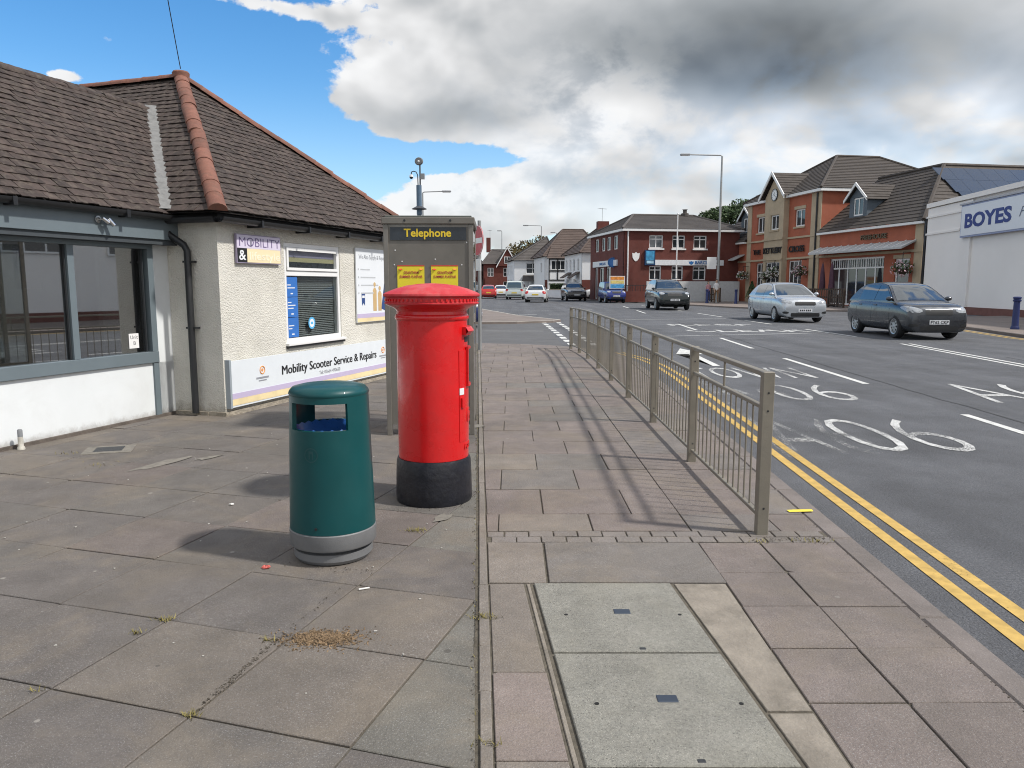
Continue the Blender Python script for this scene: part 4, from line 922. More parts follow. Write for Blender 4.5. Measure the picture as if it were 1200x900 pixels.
MB().bb(-.17, .17, -.012, 0, 1.70, 1.95).build('lower_plate', M_upvc, ne)
cc = thing('camera_mast', 'blue surveillance mast with dome camera and round dish behind the kiosk', 'camera mast', (-4.35, 36, gz(36)), 0)
cc.scale = (1, 1, .925)
M_mast = mat('mast_blue', (.08, .135, .20), .45, var=.1)
MB().tube((0, 0, 0), (0, 0, 5.0), .11, .105, 16).build('column', M_mast, cc, smooth=40); MB().tube((0, 0, 5.0), (0, 0, 6.45), .125, n=16).build('sleeve', M_mast, cc, smooth=40)
MB().lathe([(.12, 5.35), (.34, 5.26), (.36, 5.28), (.12, 5.42)], 18).build('collar', mat('mast_dark', (.05, .055, .065), .6), cc)
MB().tube((.06, 0, 6.45), (.06, 0, 7.45), .035, n=10).build('spigot', MATS['mast_dark'], cc); MB().tube((.02, -.02, 7.62), (.02, -.16, 7.62), .20, .16, 20).build('dish', mat('dish_grey', (.14, .145, .15), .6, var=.2), cc, smooth=40); MB().ball((.02, -.1, 7.6), .08).build('dish_feed', M_upvc, cc)
MB().bb(.08, .27, -.08, .08, 6.75, 7.02).build('relay_box', mat('dish_grey2', (.22, .23, .24), .6), cc)
MB().sweep([(-.04, 0, 6.45), (-.05, 0, 6.95), (-.12, 0, 7.10), (-.24, 0, 7.14), (-.34, 0, 7.10), (-.35, 0, 6.98)], .025, 8).build('bracket_arm', MATS['mast_dark'], cc); MB().lathe([(.04, .12), (.08, .1), (.095, 0)], 14, (-.35, 0, 6.86)).build('camera_housing', M_upvc, cc, smooth=40); MB().ball((-.35, 0, 6.84), .085).build('camera_dome', M_blk, cc, smooth=60)
def lamp(x, y, h, arm, label, two=False, r=.09):
    L_ = thing('street_lamp', label, 'street lamp', (x, y, gz(y)), 0, 'street lamps along the road')
    MB().tube((0, 0, 0), (0, 0, 1.4), r * 1.35, n=14).build('base', M_galv, L_, smooth=40); MB().tube((0, 0, 1.4), (0, 0, h), r, r * .6, 14).build('column', M_galv, L_, smooth=40)
    s_ = 1 if arm > 0 else -1
    MB().sweep([(0, 0, h - .05), (s_ * .03, 0, h + .03), (s_ * .15, 0, h + .07), (arm - s_ * .7, 0, h + .12)], r * .45, 8).build('arm', M_galv, L_, smooth=40)
    hd_ = MB(); xa, xb = sorted((arm - s_ * .75, arm)); hd_.cbox(xa, xb, -.14, .14, h + .05, h + .19, .04); hd_.build('lamp_head', mat('lamp_grey', (.30, .31, .32), .5), L_)
    MB().bb(xa + .08, xb - .1, -.1, .1, h + .035, h + .052).build('lens', M_upvc, L_)
lamp(15.75, 58, 10.9, -3.15, 'tall grey street lamp on the pavement by the pub', r=.11)
lamp(4.0, 104, 9.3, -2.5, 'grey street lamp in front of the white houses')
lamp(-1.7, 128, 10.3, .1 - .9, 'slender grey street lamp above the far red-brick houses')
lamp(7.3, 125, 9.8, -1.0, 'grey street lamp top showing over the white house roofs')
lamp(-7.2, 62, 8.7, 2.3, 'far street lamp whose arm shows beside the blue camera mast')
for bx, by, lb in ((15.85, 23.7, 'navy blue bollard on the kerb before the white store'), (14.45, 56.0, 'navy blue bollard nearer the black four-by-four at the pub kerb'), (16.0, 54.0, 'navy blue bollard beside the lamp post at the pub kerb')):
    bo = thing('bollard', lb, 'bollard', (bx, by, gz(by)), 0, 'navy bollards on the far kerb')
    MB().lathe([(.125, 0), (.125, .06), (.105, .09), (.098, .12), (.088, .86)], 20).build('shaft', M_navyp, bo, smooth=35); MB().lathe([(.088, .86), (.115, .875), (.118, .92), (.095, .935), (.095, .955), (.12, .965), (.12, 1.0), (.09, 1.02), (0, 1.025)], 20).build('head', M_navyp, bo, smooth=35)

# ---------------- litter, weeds and grit
tag(MB().add([(0, 0, 0), (.15, .01, .002), (.155, .045, .004), (.05, .055, .0), (-.005, .035, .003)], [(0, 1, 2, 3, 4)]).build('yellow_paper', mat('litter_yellow', (.85, .68, .06), .5), loc=(1.70, 4.46, .006)), 'flat bright yellow scrap of paper by the kerb at the railing end', 'litter')
def crumple(name, loc, r, m, label, cat):
    b = MB(); b.ball((0, 0, r * .35), (r, r * .7, r * .4), 9, 5); b.v = [(x * random.uniform(.6, 1.3), y * random.uniform(.6, 1.3), max(0.001, z * random.uniform(.5, 1.2))) for x, y, z in b.v]; tag(b.build(name, m, loc=(loc[0], loc[1], .001)), label, cat)
crumple('crumpled_wrapper', (-1.21, 3.55), .022, mat('litter_red', (.55, .12, .10), .5, var=.5, vscale=60), 'small crumpled red and white wrapper left of the bin foot', 'litter')
crumple('crumpled_tissue', (-1.78, 4.63), .018, mat('litter_white', (.72, .71, .68), .7), 'small white crumpled tissue on the forecourt between the two shadows', 'litter')
lt = MB()
for k in range(90):
    x = random.uniform(-3.4, -.25); y = random.uniform(2.2, 7.0)
    s_ = random.uniform(.003, .009); lt.box((x, y, .004), (s_ * random.uniform(.6, 2), s_, .003), Matrix.Rotation(random.random() * 3, 3, 'Z'))
tag(lt.build('litter_specks', mat('speck_white', (.5, .48, .44), .8, rnd=.3)), 'pale specks of litter scattered over the forecourt', 'litter', kind='stuff')
cg = MB(); cg.tube((0, 0, .004), (.045, .02, .004), .004, n=8); tag(cg.build('cigarette_end', MATS['litter_white'], loc=(-.70, 3.28, .001)), 'white cigarette end on the slab in front of the bin', 'litter')
# heap of dry grit and weed on the joint in front of the bin
M_grit = mat('dry_grit', (.19, .13, .075), .95, var=.4, vscale=60, rnd=.5, island=1)
gt = MB()
for k in range(2600):
    r = abs(random.gauss(0, 1)); t = random.uniform(0, 2 * pi); x = -.745 + .085 * r * cos(t) ; y = 2.80 + .040 * r * sin(t); hgt = .012 * max(0, 1 - r / 1.6)
    s_ = random.uniform(.0015, .0045); gt.box((x, y, .003 + hgt * random.random()), (s_ * random.uniform(1, 4), s_, s_ * .8), Matrix.Rotation(random.random() * 6, 3, 'Z') @ Matrix.Rotation(random.gauss(0, .5), 3, 'Y'))
tag(gt.build('grit_heap', M_grit), 'thin heap of brown grit and dry weed on the slabs', 'grit', kind='stuff')
M_weed = mat('dry_weed', (.20, .17, .06), .9, var=.4, vscale=50, rnd=.4, island=1)
wd = MB()
def tuft(x, y, n, sp, h):
    for k in range(n):
        px, py = x + random.gauss(0, sp), y + random.gauss(0, sp * .5); a = random.random() * 6.3; l = h * random.uniform(.4, 1); dx, dy = cos(a) * l * .9, sin(a) * l * .9; w = .0025
        wd.add([(px - w * sin(a), py + w * cos(a), 0), (px + w * sin(a), py - w * cos(a), 0), (px + dx, py + dy, l * random.uniform(.3, .9) + .004)], [(0, 1, 2)])
for (x, y, n, sp) in ((-1.44, 2.97, 45, .02), (-1.50, 2.85, 30, .015), (-1.04, 2.27, 30, .015), (-.55, 4.12, 70, .03), (-1.63, 2.42, 14, .02), (-.95, 2.79, 30, .02), (-.115, 3.0, 70, .03), (-.07, 2.12, 25, .02), (1.62, 3.95, 50, .04), (1.35, 3.93, 24, .04), (-4.2, 7.3, 20, .1), (-3.2, 5.7, 22, .08), (-3.7, 6.1, 25, .08)): tuft(x, y, n, sp, .028)
for k in range(260):
    y = random.uniform(1.9, 16.5) ** 1.0; tuft(SL(y) - .012, y, 1, .008, .014)
tag(wd.build('joint_weeds', M_weed), 'small dry weeds growing in the paving joints', 'weeds', kind='stuff')
dt = MB()
def grit_line(a, b, n, sp):
    for k in range(n):
        t = random.random(); x = a[0] + (b[0] - a[0]) * t + random.gauss(0, sp); y = a[1] + (b[1] - a[1]) * t + random.gauss(0, sp); s_ = random.uniform(.0012, .0038); dt.box((x, y, .003), (s_ * random.uniform(1, 2), s_, s_ * .7), Matrix.Rotation(random.random() * 6, 3, 'Z'))
grit_line((-1.04, 2.27), (-.92, 2.80), 200, .008); grit_line((-.92, 2.8), (-.78, 3.35), 40, .006); grit_line((SL(2) - .012, 2), (SL(9) - .012, 9), 420, .010); grit_line((1.3, 3.95), (1.75, 4.0), 120, .018); grit_line((KI(2) - .01, 2), (KI(9) - .01, 9), 150, .006); grit_line((-1.15, 3.6), (-.68, 3.5), 60, .02)
grit_line((-4.6, 6.62), (-3.68, 8.05), 160, .02); grit_line((-.75, 4.5), (-.25, 4.6), 60, .03)
tag(dt.build('joint_grit', mat('dark_grit', (.085, .072, .055), .95, rnd=.4, island=1)), 'dark grit gathered along the paving joints', 'grit', kind='stuff')
# ================================================================ FAR SIDE BUILDINGS
M_brick = mat('orange_brick', (.37, .112, .062), .85, var=.14, vscale=1.2, bump=.004, bscale=30, grime=.15, gscale=.5, gcol=(.25, .08, .05))
M_brickd = mat('dark_red_brick', (.125, .034, .025), .85, var=.18, vscale=1.5, bump=.004, bscale=30, grime=.2, gscale=.6, gcol=(.085, .028, .022))
M_stone = mat('buff_stone', (.44, .36, .25), .85, var=.12, vscale=1.5, bump=.004, bscale=20, grime=.25, gscale=.7, gcol=(.30, .25, .18))
M_pantile = mat('brown_pantile', (.060, .049, .041), .8, var=.22, vscale=1.2, grime=.35, gscale=.6, gcol=(.045, .038, .033))
M_slate = mat('grey_brown_tile', (.088, .078, .072), .8, var=.2, vscale=.8, grime=.4, gscale=.5, gcol=(.06, .053, .05))
M_redtile = mat('red_brown_tile', (.092, .066, .055), .85, var=.22, vscale=.8, grime=.35, gscale=.5, gcol=(.062, .05, .044))
M_render = mat('white_render', (.74, .75, .76), .8, var=.05, vscale=.6, grime=.15, gscale=.4, gcol=(.6, .6, .58))
M_store = mat('store_render', (.84, .81, .78), .8, var=.05, vscale=.3, grime=.12, gscale=.35, gcol=(.74, .70, .66))
M_wood = mat('dark_wood', (.055, .035, .024), .7, var=.25, vscale=6)
M_slategrey = mat('slate_blue_cladding', (.10, .125, .15), .7, var=.1)
M_fram = mat('white_frame', (.78, .78, .77), .5, var=.03)

def facade(parent, name, m, x0, x1, z0, z1, holes=(), th=.3, y=0):
    b = MB(); X = sorted({x0, x1, *[h[0] for h in holes], *[h[1] for h in holes]}); Z = sorted({z0, z1, *[h[2] for h in holes], *[h[3] for h in holes]})
    for a, c in zip(X, X[1:]):
        for e, f in zip(Z, Z[1:]):
            if not any(h[0] - 1e-6 <= a and c <= h[1] + 1e-6 and h[2] - 1e-6 <= e and f <= h[3] + 1e-6 for h in holes): b.bb(a, c, y, y + th, e, f)
    return b.build(name, m, parent)
def window(parent, h, nx=2, nz=1, y=.10, fm=None, gm=None, t=.07, splits=None, lintel=None, sill=None, name='window'):
    x0, x1, z0, z1 = h; b = MB(); b.bb(x0, x1, y, y + .07, z0, z0 + t); b.bb(x0, x1, y, y + .07, z1 - t, z1); b.bb(x0, x0 + t, y, y + .07, z0 + t, z1 - t); b.bb(x1 - t, x1, y, y + .07, z0 + t, z1 - t)
    for k in range(1, nx): xx = x0 + (x1 - x0) * k / nx; b.bb(xx - t * .45, xx + t * .45, y + .004, y + .066, z0 + t, z1 - t)
    for zz in (splits or [z0 + (z1 - z0) * k / nz for k in range(1, nz)]): b.bb(x0 + t, x1 - t, y + .008, y + .062, zz - t * .4, zz + t * .4)
    w = b.build(name, fm or M_fram, parent)
    MB().bb(x0 + t * .5, x1 - t * .5, y + .03, y + .045, z0 + t * .5, z1 - t * .5).build('pane', gm or M_glassd, w)
    if sill: MB().bb(x0 - .08, x1 + .08, y - .18, y, z0 - .12, z0 - .002).build('sill', sill, w)
    if lintel: MB().bb(x0 - .1, x1 + .1, y - .135, y, z1 + .002, z1 + .22).build('lintel', lintel, w)
    return w
def courses(mb, a, b, c, d, n, lift=.03):
    """stepped tile courses from eave a-b up to d-c"""
    a, b, c, d = map(Vector, (a, b, c, d)); nn = (b - a).cross(d - a).normalized()
    if nn.z < 0: nn = -nn
    prev = None
    for k in range(n):
        l0, r0 = a.lerp(d, k / n), b.lerp(c, k / n); l1, r1 = a.lerp(d, (k + 1) / n), b.lerp(c, (k + 1) / n)
        L0, R0 = l0 + nn * lift, r0 + nn * lift
        V = [L0, R0, r1, l1]; mb.add(V, [(0, 1, 2, 3)])
        mb.add([l0, r0, R0, L0], [(0, 1, 2, 3)])
    return mb
def roof_quads(parent, name, m, quads, n=14, lift=.03):
    b = MB()
    for q in quads: courses(b, *q, n, lift)
    return b.build(name, m, parent)
def hip_roof(parent, x0, x1, y0, y1, ze, zr, r0, r1, ry=None, ov=.35, m=None, n=14, axis='x', eave=None):
    """hipped roof; ridge along local x from r0 to r1 at depth ry"""
    ry = (y0 + y1) / 2 if ry is None else ry; X0, X1, Y0, Y1 = x0 - ov, x1 + ov, y0 - ov, y1 + ov
    A, B, C, D = (X0, Y0, ze), (X1, Y0, ze), (X1, Y1, ze), (X0, Y1, ze)
    if axis == 'x': P, Q = (r0, ry, zr), (r1, ry, zr); qs = [(A, B, Q, P), (B, C, Q, Q), (C, D, P, Q), (D, A, P, P)]
    else: P, Q = (ry, r0, zr), (ry, r1, zr); qs = [(A, B, P, P), (B, C, Q, P), (C, D, Q, Q), (D, A, P, Q)]
    r = roof_quads(parent, 'roof', m or M_slate, qs, n)
    if eave: MB().bb(X0 + .02, X1 - .02, Y0 + .02, Y1 - .02, ze - .2, ze - .012).build('eaves_board', eave, parent)
    rc = MB()
    for s_, e_ in ((A, P), (B, Q if axis == 'x' else P), (C, Q), (D, P if axis == 'x' else Q), (P, Q)):
        if (Vector(e_) - Vector(s_)).length > .1: rc.tube(Vector(s_) + v3(0, 0, .03), Vector(e_) + v3(0, 0, .03), .10, n=6)
    rc.build('ridge_capping', m or M_slate, r)
    return r

# ---------------- pub: local X runs along its front towards the camera
PA = radians(-79.9); PO = (19.4, 61.4)
pub = thing('pub', 'orange brick pub with stone centre bay, clock gable and brown hipped roofs', 'pub', (*PO, 0), PA)
wA, wB, wC = (.6, 1.85, 5.5, 6.75), (3.38, 4.6, 5.55, 6.65), (6.1, 7.4, 5.6, 6.82); gA, gB, gC = (.7, 2.4, .75, 3.15), (2.9, 4.95, .75, 3.15), (5.5, 7.25, .75, 3.2)
facade(pub, 'wall', M_brick, -.9, 2.5, .05, 7.9, (wA, gA)); facade(pub, 'wall', M_brick, 5.25, 9.4, .05, 7.9, (wC, gC))
facade(pub, 'centre_bay', M_stone, 2.5, 5.25, .05, 7.9, (wB, gB), y=-.42, th=.72)
gb = MB(); gb.add([(2.5, -.42, 7.9), (5.25, -.42, 7.9), (5.25, -.42, 8.0), (3.875, -.42, 9.45), (2.5, -.42, 8.0), (2.5, .3, 7.9), (5.25, .3, 7.9), (5.25, .3, 8.0), (3.875, .3, 9.45), (2.5, .3, 8.0)], [(0, 1, 2, 3, 4), (9, 8, 7, 6, 5), (2, 7, 8, 3), (3, 8, 9, 4), (1, 6, 7, 2), (0, 4, 9, 5)]); gb.build('gable', M_stone, pub)
for x in (-.9, 8.25): MB().bb(x - .02, x + (.62 if x < 0 else 1.17), -.05, .0, .05, 7.72).build('stone_pier', M_stone, pub)
MB().bb(9.1, 9.4, .301, 12, .05, 7.9).build('side_wall', M_brick, pub); MB().bb(-.9, -.6, .301, 12, .05, 7.9).build('side_wall', M_brick, pub)
for z in (4.78, 3.30): MB().bb(-.95, 9.45, -.09, -.003, z, z + .13).build('string_course', M_stone, pub); MB().bb(2.44, 5.31, -.50, -.421, z, z + .13).build('string_course', M_stone, pub)
for h in (wA, wB, wC): window(pub, h, 2, 1, y=(-.30 if h is wB else .10), sill=M_stone, lintel=M_stone, t=.10)
for h in (gA, gB, gC): window(pub, h, 3, 1, y=(-.30 if h is gB else .10), splits=[2.45], t=.08, gm=M_glassd)
ck = MB().tube((3.9, -.43, 8.12), (3.9, -.48, 8.12), .42, n=28).build('clock_face', M_upvc, pub); MB().lathe([(.40, 0), (.45, 0), (.45, .04), (.40, .04)], 28).tr(Matrix.Translation((3.9, -.46, 8.12)) @ Matrix.Rotation(pi / 2, 4, 'X')).build('rim', M_blk, ck)
hn = MB(); hn.box((3.9 - .06, -.485, 8.20), (.05, .01, .22), Matrix.Rotation(.5, 3, 'Y')); hn.box((3.9 + .08, -.485, 8.03), (.04, .01, .30), Matrix.Rotation(-.8, 3, 'Y')); hn.build('hands', M_blk, ck)
for k in range(12): a = k * pi / 6; MB().box((3.9 + .34 * sin(a), -.482, 8.12 + .34 * cos(a)), (.03, .006, .07), Matrix.Rotation(a, 3, 'Y')).build('hour_mark', M_blk, ck)
text_on('THE', pub, .30, -.10, 3.84, .36, M_blk, 1.1, bold=.02, ext=.03); text_on('KETTLEBY', pub, 2.55, -.47, 3.82, .42, M_blk, 2.65, bold=.02, ext=.03); text_on('CROSS', pub, 5.6, -.10, 3.82, .42, M_blk, 2.0, bold=.02, ext=.03)
pr = hip_roof(pub, -.9, 9.4, 0, 12, 7.95, 11.0, 4.25, 7.75, ry=4.25, m=M_pantile, n=20, axis='y', eave=M_fram)
# cross gable over the centre bay
gq = MB(); courses(gq, (2.05, -.72, 7.9), (2.05, 3.0, 7.9), (3.875, 3.0, 9.75), (3.875, -.72, 9.75), 9); courses(gq, (5.7, 3.0, 7.9), (5.7, -.72, 7.9), (3.875, -.72, 9.75), (3.875, 3.0, 9.75), 9); gq.build('gable_roof', M_pantile, pub)
bg_ = MB()
for xa, xb in ((2.0, 3.875), (5.75, 3.875)): bg_.add([(xa, -.78, 7.70), (xb, -.78, 9.58), (xb, -.78, 9.84), (xa, -.78, 7.96), (xa, -.71, 7.70), (xb, -.71, 9.58), (xb, -.71, 9.84), (xa, -.71, 7.96)], [(0, 1, 2, 3), (7, 6, 5, 4), (0, 4, 5, 1), (3, 2, 6, 7)])
bg_.build('bargeboard', M_fram, pub)
MB().sweep([(9.0, -.12, 7.7), (9.0, -.12, 4.0), (9.0, -.12, .1)], .06, 8).build('downpipe', M_blk, pub)
# right wing
fr_h = (10.7, 16.2, .15, 3.15); d2 = (17.15, 18.4, .15, 2.95)
facade(pub, 'wing_wall', M_brick, 9.4, 18.75, .05, 4.95, (fr_h, d2), y=.0); MB().bb(18.75, 19.4, -.03, .4, .05, 4.95).build('stone_pier', M_stone, pub); MB().bb(19.1, 19.4, .41, 14, .05, 4.95).build('side_wall', M_brick, pub)
MB().bb(9.46, 19.45, -.08, -.004, 3.27, 3.42).build('string_course', M_stone, pub)
wd_ = window(pub, fr_h, 6, 1, splits=[2.5], t=.11, gm=M_glassd, name='french_doors')
for k in range(1, 24): MB().bb(fr_h[0] + 5.5 * k / 24 - .02, fr_h[0] + 5.5 * k / 24 + .02, .095, .125, 2.56, 3.04).build('glazing_bar', M_fram, wd_)
window(pub, d2, 1, 1, t=.11, gm=M_glassm, name='door', lintel=M_stone)
text_on('FREEHOUSE', pub, 13.9, -.06, 4.22, .27, mat('bronze_letters', (.13, .10, .06), .5, metal=.3), 2.45, bold=.015, ext=.03)
cn = MB(); cn.add([(9.55, -.02, 3.95), (18.9, -.02, 3.95), (18.9, -.95, 3.55), (9.55, -.95, 3.55), (9.55, -.02, 3.88), (18.9, -.02, 3.88), (18.9, -.95, 3.45), (9.55, -.95, 3.45)], [(0, 1, 2, 3), (7, 6, 5, 4), (3, 2, 6, 7), (1, 5, 6, 2), (0, 3, 7, 4)]); cnp = cn.build('canopy', mat('canopy_grey', (.42, .43, .43), .6, var=.15, vscale=1), pub)
for k in range(13): x = 9.6 + k * .77; MB().box((x, -.485, 3.775), (.05, 1.02, .04), Matrix.Rotation(atan2(.40, .93), 3, 'X')).build('canopy_rib', M_fram, cnp)
wz = 8.65; wr = MB()
courses(wr, (9.4, -.35, 4.95), (19.75, -.35, 4.95), (15.4, 4.2, wz), (9.4, 4.2, wz), 16); courses(wr, (19.75, -.35, 4.95), (19.75, 16, 4.95), (15.4, 16, wz), (15.4, 4.2, wz), 16)
courses(wr, (11.2, 16, 4.95), (11.2, 4.2, 4.95), (15.4, 4.2, wz), (15.4, 16, wz), 10)
wro = wr.build('wing_roof', M_pantile, pub); MB().bb(9.45, 19.73, -.33, 0, 4.80, 4.935).build('eaves_board', M_fram, pub)
rc = MB(); rc.tube((19.75, -.35, 4.98), (15.4, 4.2, wz + .03), .12, n=6); rc.tube((15.4, 4.2, wz + .03), (15.4, 16, wz + .03), .12, n=6); rc.tube((9.4, 4.2, wz + .03), (15.4, 4.2, wz + .03), .12, n=6); rc.build('ridge_capping', M_pantile, wro)
M_pv = mat('solar_panel', (.018, .032, .06), .18, var=.15, vscale=.5, spec=.7)
sl_d = Vector((-4.35, 0, wz - 4.95)).normalized(); sl_n = Vector((wz - 4.95, 0, 4.35)).normalized()
for r in range(4):
    for k in range(10):
        y = 3.6 + k * 1.05 + (3 - r) * .1 - (1.0 if r < 2 else 0) - (1.0 if r < 1 else 0); c = Vector((19.75, y, 4.95)) + sl_d * (.75 + r * 1.28) + sl_n * .10
        if y < 3.0: continue
        Mx = Matrix((sl_d, Vector((0, 1, 0)), sl_n)).transposed(); MB().box(c, (1.265, 1.035, .04), Mx).build('solar_panel', M_pv, wro)
def dormer(u0, u1, y, zb, zt, za, parent=pub):
    um = (u0 + u1) / 2; h = (u0 + .40, u1 - .40, zb + .25, zt - .02)
    b = MB(); b.bb(u0, u0 + .4, y, y + 2.4, zb - .3, zt); b.bb(u1 - .4, u1, y, y + 2.4, zb - .3, zt); b.bb(u0 + .4, u1 - .4, y, y + .15, zb - .3, zb + .25); b.add([(u0, y, zt), (u1, y, zt), (um, y, za), (u0, y + .1, zt), (u1, y + .1, zt), (um, y + .1, za)], [(0, 1, 2), (5, 4, 3)])
    d = b.build('dormer', M_slategrey, parent); window(d, h, 2, 1, y=y + .05, t=.09)
    q = MB(); courses(q, (u0 - .25, y - .25, zt - .22), (u0 - .25, y + 3.2, zt - .22), (um, y + 3.2, za + .1), (um, y - .25, za + .1), 6); courses(q, (u1 + .25, y + 3.2, zt - .22), (u1 + .25, y - .25, zt - .22), (um, y - .25, za + .1), (um, y + 3.2, za + .1), 6); q.build('dormer_roof', M_pantile, d)
    g = MB()
    for xa in (u0 - .3, u1 + .3): g.add([(xa, y - .30, zt - .30), (um, y - .30, za), (um, y - .30, za + .2), (xa, y - .30, zt - .10), (xa, y - .24, zt - .30), (um, y - .24, za), (um, y - .24, za + .2), (xa, y - .24, zt - .10)], [(0, 1, 2, 3), (7, 6, 5, 4), (0, 4, 5, 1), (3, 2, 6, 7)])
    g.build('bargeboard', M_fram, d)
dormer(11.55, 13.35, .65, 5.6, 7.0, 7.75)
# left wing beyond the main block
facade(pub, 'wing_wall', M_brick, -9.0, -.95, .05, 4.95, ((-5.6, -2.6, .15, 2.9),)); window(pub, (-5.6, -2.6, .15, 2.9), 4, 1, splits=[2.3], t=.11, name='french_doors'); MB().bb(-9, -.96, -.08, -.004, 3.27, 3.42).build('string_course', M_stone, pub); MB().bb(-9.3, -9, -.03, 12, .05, 4.95).build('side_wall', M_brick, pub)
lw = MB(); courses(lw, (-9.6, -.35, 4.95), (-.9, -.35, 4.95), (-.9, 4.2, wz), (-5.4, 4.2, wz), 16); courses(lw, (-9.6, 12, 4.95), (-9.6, -.35, 4.95), (-5.4, 4.2, wz), (-5.4, 12, wz), 12); lw.build('wing_roof', M_pantile, pub); MB().bb(-9.58, -.96, -.33, 0, 4.80, 4.935).build('eaves_board', M_fram, pub)
text_on('FREEHOUSE', pub, -6.2, -.06, 4.22, .27, MATS['bronze_letters'], 2.45, bold=.015, ext=.03); cn = MB(); cn.add([(-8.6, -.02, 3.95), (-1.3, -.02, 3.95), (-1.3, -.95, 3.55), (-8.6, -.95, 3.55), (-8.6, -.02, 3.88), (-1.3, -.02, 3.88), (-1.3, -.95, 3.45), (-8.6, -.95, 3.45)], [(0, 1, 2, 3), (7, 6, 5, 4), (3, 2, 6, 7), (1, 5, 6, 2), (0, 3, 7, 4)]); cn.build('canopy', MATS['canopy_grey'], pub)
dormer(-3.4, -1.6, .65, 5.6, 7.0, 7.75)
rt = MB(); rt.lathe([(.9, 0), (.9, 1.1), (.95, 1.1), (.95, 1.3), (0, 1.3)], 12, (-6.6, 4.6, 8.1)); rt.build('roof_tank', M_render, pub)
# ---------------- pub terrace
def P2W(u, y, z=0): 
    c, s_ = cos(PA), sin(PA); return (PO[0] + u * c - y * s_, PO[1] + u * s_ + y * c, z)
def terrace_fence(u0, u1, y, label):
    f = thing('terrace_fence', label, 'fence', P2W(u0, y, gz(50)), PA, 'low dark fences round the pub terrace'); L = u1 - u0; n = int(L / 1.5)
    for k in range(n + 1): MB().bb(L * k / n - .05, L * k / n + .05, -.05, .05, 0, 1.12).build('post', M_wood, f)
    for z in (.12, .55, 1.02): MB().bb(.05, L - .05, -.025, .025, z, z + .09).build('rail', M_wood, f)
    for k in range(int(L / .22)):
        x = .12 + k * .22
        if x < L - .1: MB().bb(x, x + .10, -.045, -.026, .14, 1.08).build('slat', M_wood, f)
terrace_fence(9.6, 17.2, -3.2, 'dark slatted terrace fence before the french doors between the two nearest cars'); terrace_fence(-7.5, 1.5, -3.4, 'dark slatted terrace fence behind the silver hatchback by the pub front')
def parasol(u, y, label):
    p = thing('closed_parasol', label, 'parasol', P2W(u, y, gz(50)), 0, 'closed parasols on the pub terrace'); MB().tube((0, 0, 0), (0, 0, 2.75), .03, n=8).build('pole', M_wood, p)
    V = MB(); V.lathe([(.05, 1.05), (.20, 1.12), (.17, 1.5), (.12, 2.1), (.05, 2.65), (0, 2.7)], 12); V.v = [(x * (1 + .18 * sin(3 * atan2(y_, x) + z * 2)), y_ * (1 + .18 * cos(4 * atan2(y_, x))), z) for x, y_, z in V.v]; V.build('folded_cloth', mat('parasol_maroon', (.07, .03, .05), .8, var=.3, vscale=5), p, smooth=60)
    MB().lathe([(0, 0), (.28, 0), (.28, .07), (.06, .12)], 14).build('base', M_blk, p)
parasol(12.9, -1.9, 'closed maroon parasol standing before the left french doors'); parasol(13.9, -1.9, 'closed maroon parasol standing before the middle french doors')
def foliage(mb, c, r, n, size, squash=1.0, shell=.55):
    for k in range(n):
        while True:
            p = Vector((random.uniform(-1, 1), random.uniform(-1, 1), random.uniform(-1, 1)))
            if shell < p.length < 1: break
        q = Vector((c[0] + p.x * r, c[1] + p.y * r, c[2] + p.z * r * squash)); s_ = size * random.uniform(.6, 1.3)
        t1 = Vector((random.gauss(0, 1), random.gauss(0, 1), random.gauss(0, 1))).normalized(); t2 = t1.cross(Vector((random.gauss(0, 1), random.gauss(0, 1), random.gauss(0, 1)))).normalized()
        mb.add([q - t1 * s_, q + t2 * s_ * .55, q + t1 * s_, q - t2 * s_ * .55], [(0, 1, 2, 3)])
M_leaf = mat('leaf_dark', (.048, .082, .027), .7, var=.35, vscale=2, rnd=.45, island=1); M_leaf2 = mat('leaf_mid', (.065, .10, .028), .7, var=.35, vscale=2, rnd=.45, island=1); M_leafb = mat('leaf_bronze', (.11, .085, .03), .7, var=.3, vscale=2, rnd=.45, island=1)
M_flow = mat('flower_pink', (.62, .42, .46), .7, var=.3, rnd=.4, island=1); M_floww = mat('flower_white', (.72, .68, .66), .7, rnd=.2, island=1)
def basket(u, y, z, r, label, white=False):
    o = thing('hanging_basket', label, 'hanging basket', P2W(u, y, z), PA, 'hanging flower baskets on the pub front')
    MB().lathe([(0, -r * .55), (r * .3, -r * .5), (r * .5, -r * .2), (r * .55, 0)], 12).build('basket', M_wood, o); MB().path([(0, 0, r * .5), (0, 0, r * 1.5), (0, -y - .02 if y < 0 else 0, r * 1.5)], .02, 6).build('bracket', M_blk, o)
    b = MB(); foliage(b, (0, 0, .05), r, 130, .09, .7, .2); b.build('foliage', M_leaf, o); b = MB(); foliage(b, (0, -.03, .0), r * 1.08, 150, .065, .75, .6); b.build('flowers', M_floww if white else M_flow, o)
basket(18.55, -.55, 2.35, .62, 'pink flower basket hanging beside the door at the pub end'); basket(4.4, -.5, 2.35, .6, 'pale flower basket hanging before the centre bay window', True); basket(3.2, -.5, 2.1, .5, 'white flower basket hanging low at the centre bay edge', True); basket(7.9, -.5, 2.4, .55, 'pink flower basket hanging beside the pub downpipe'); basket(-.5, -.5, 2.2, .5, 'flower basket hanging at the far stone pier of the pub', True); basket(-7.4, -.5, 2.6, .7, 'large flower basket hanging on the far pub wing near the lamp post')
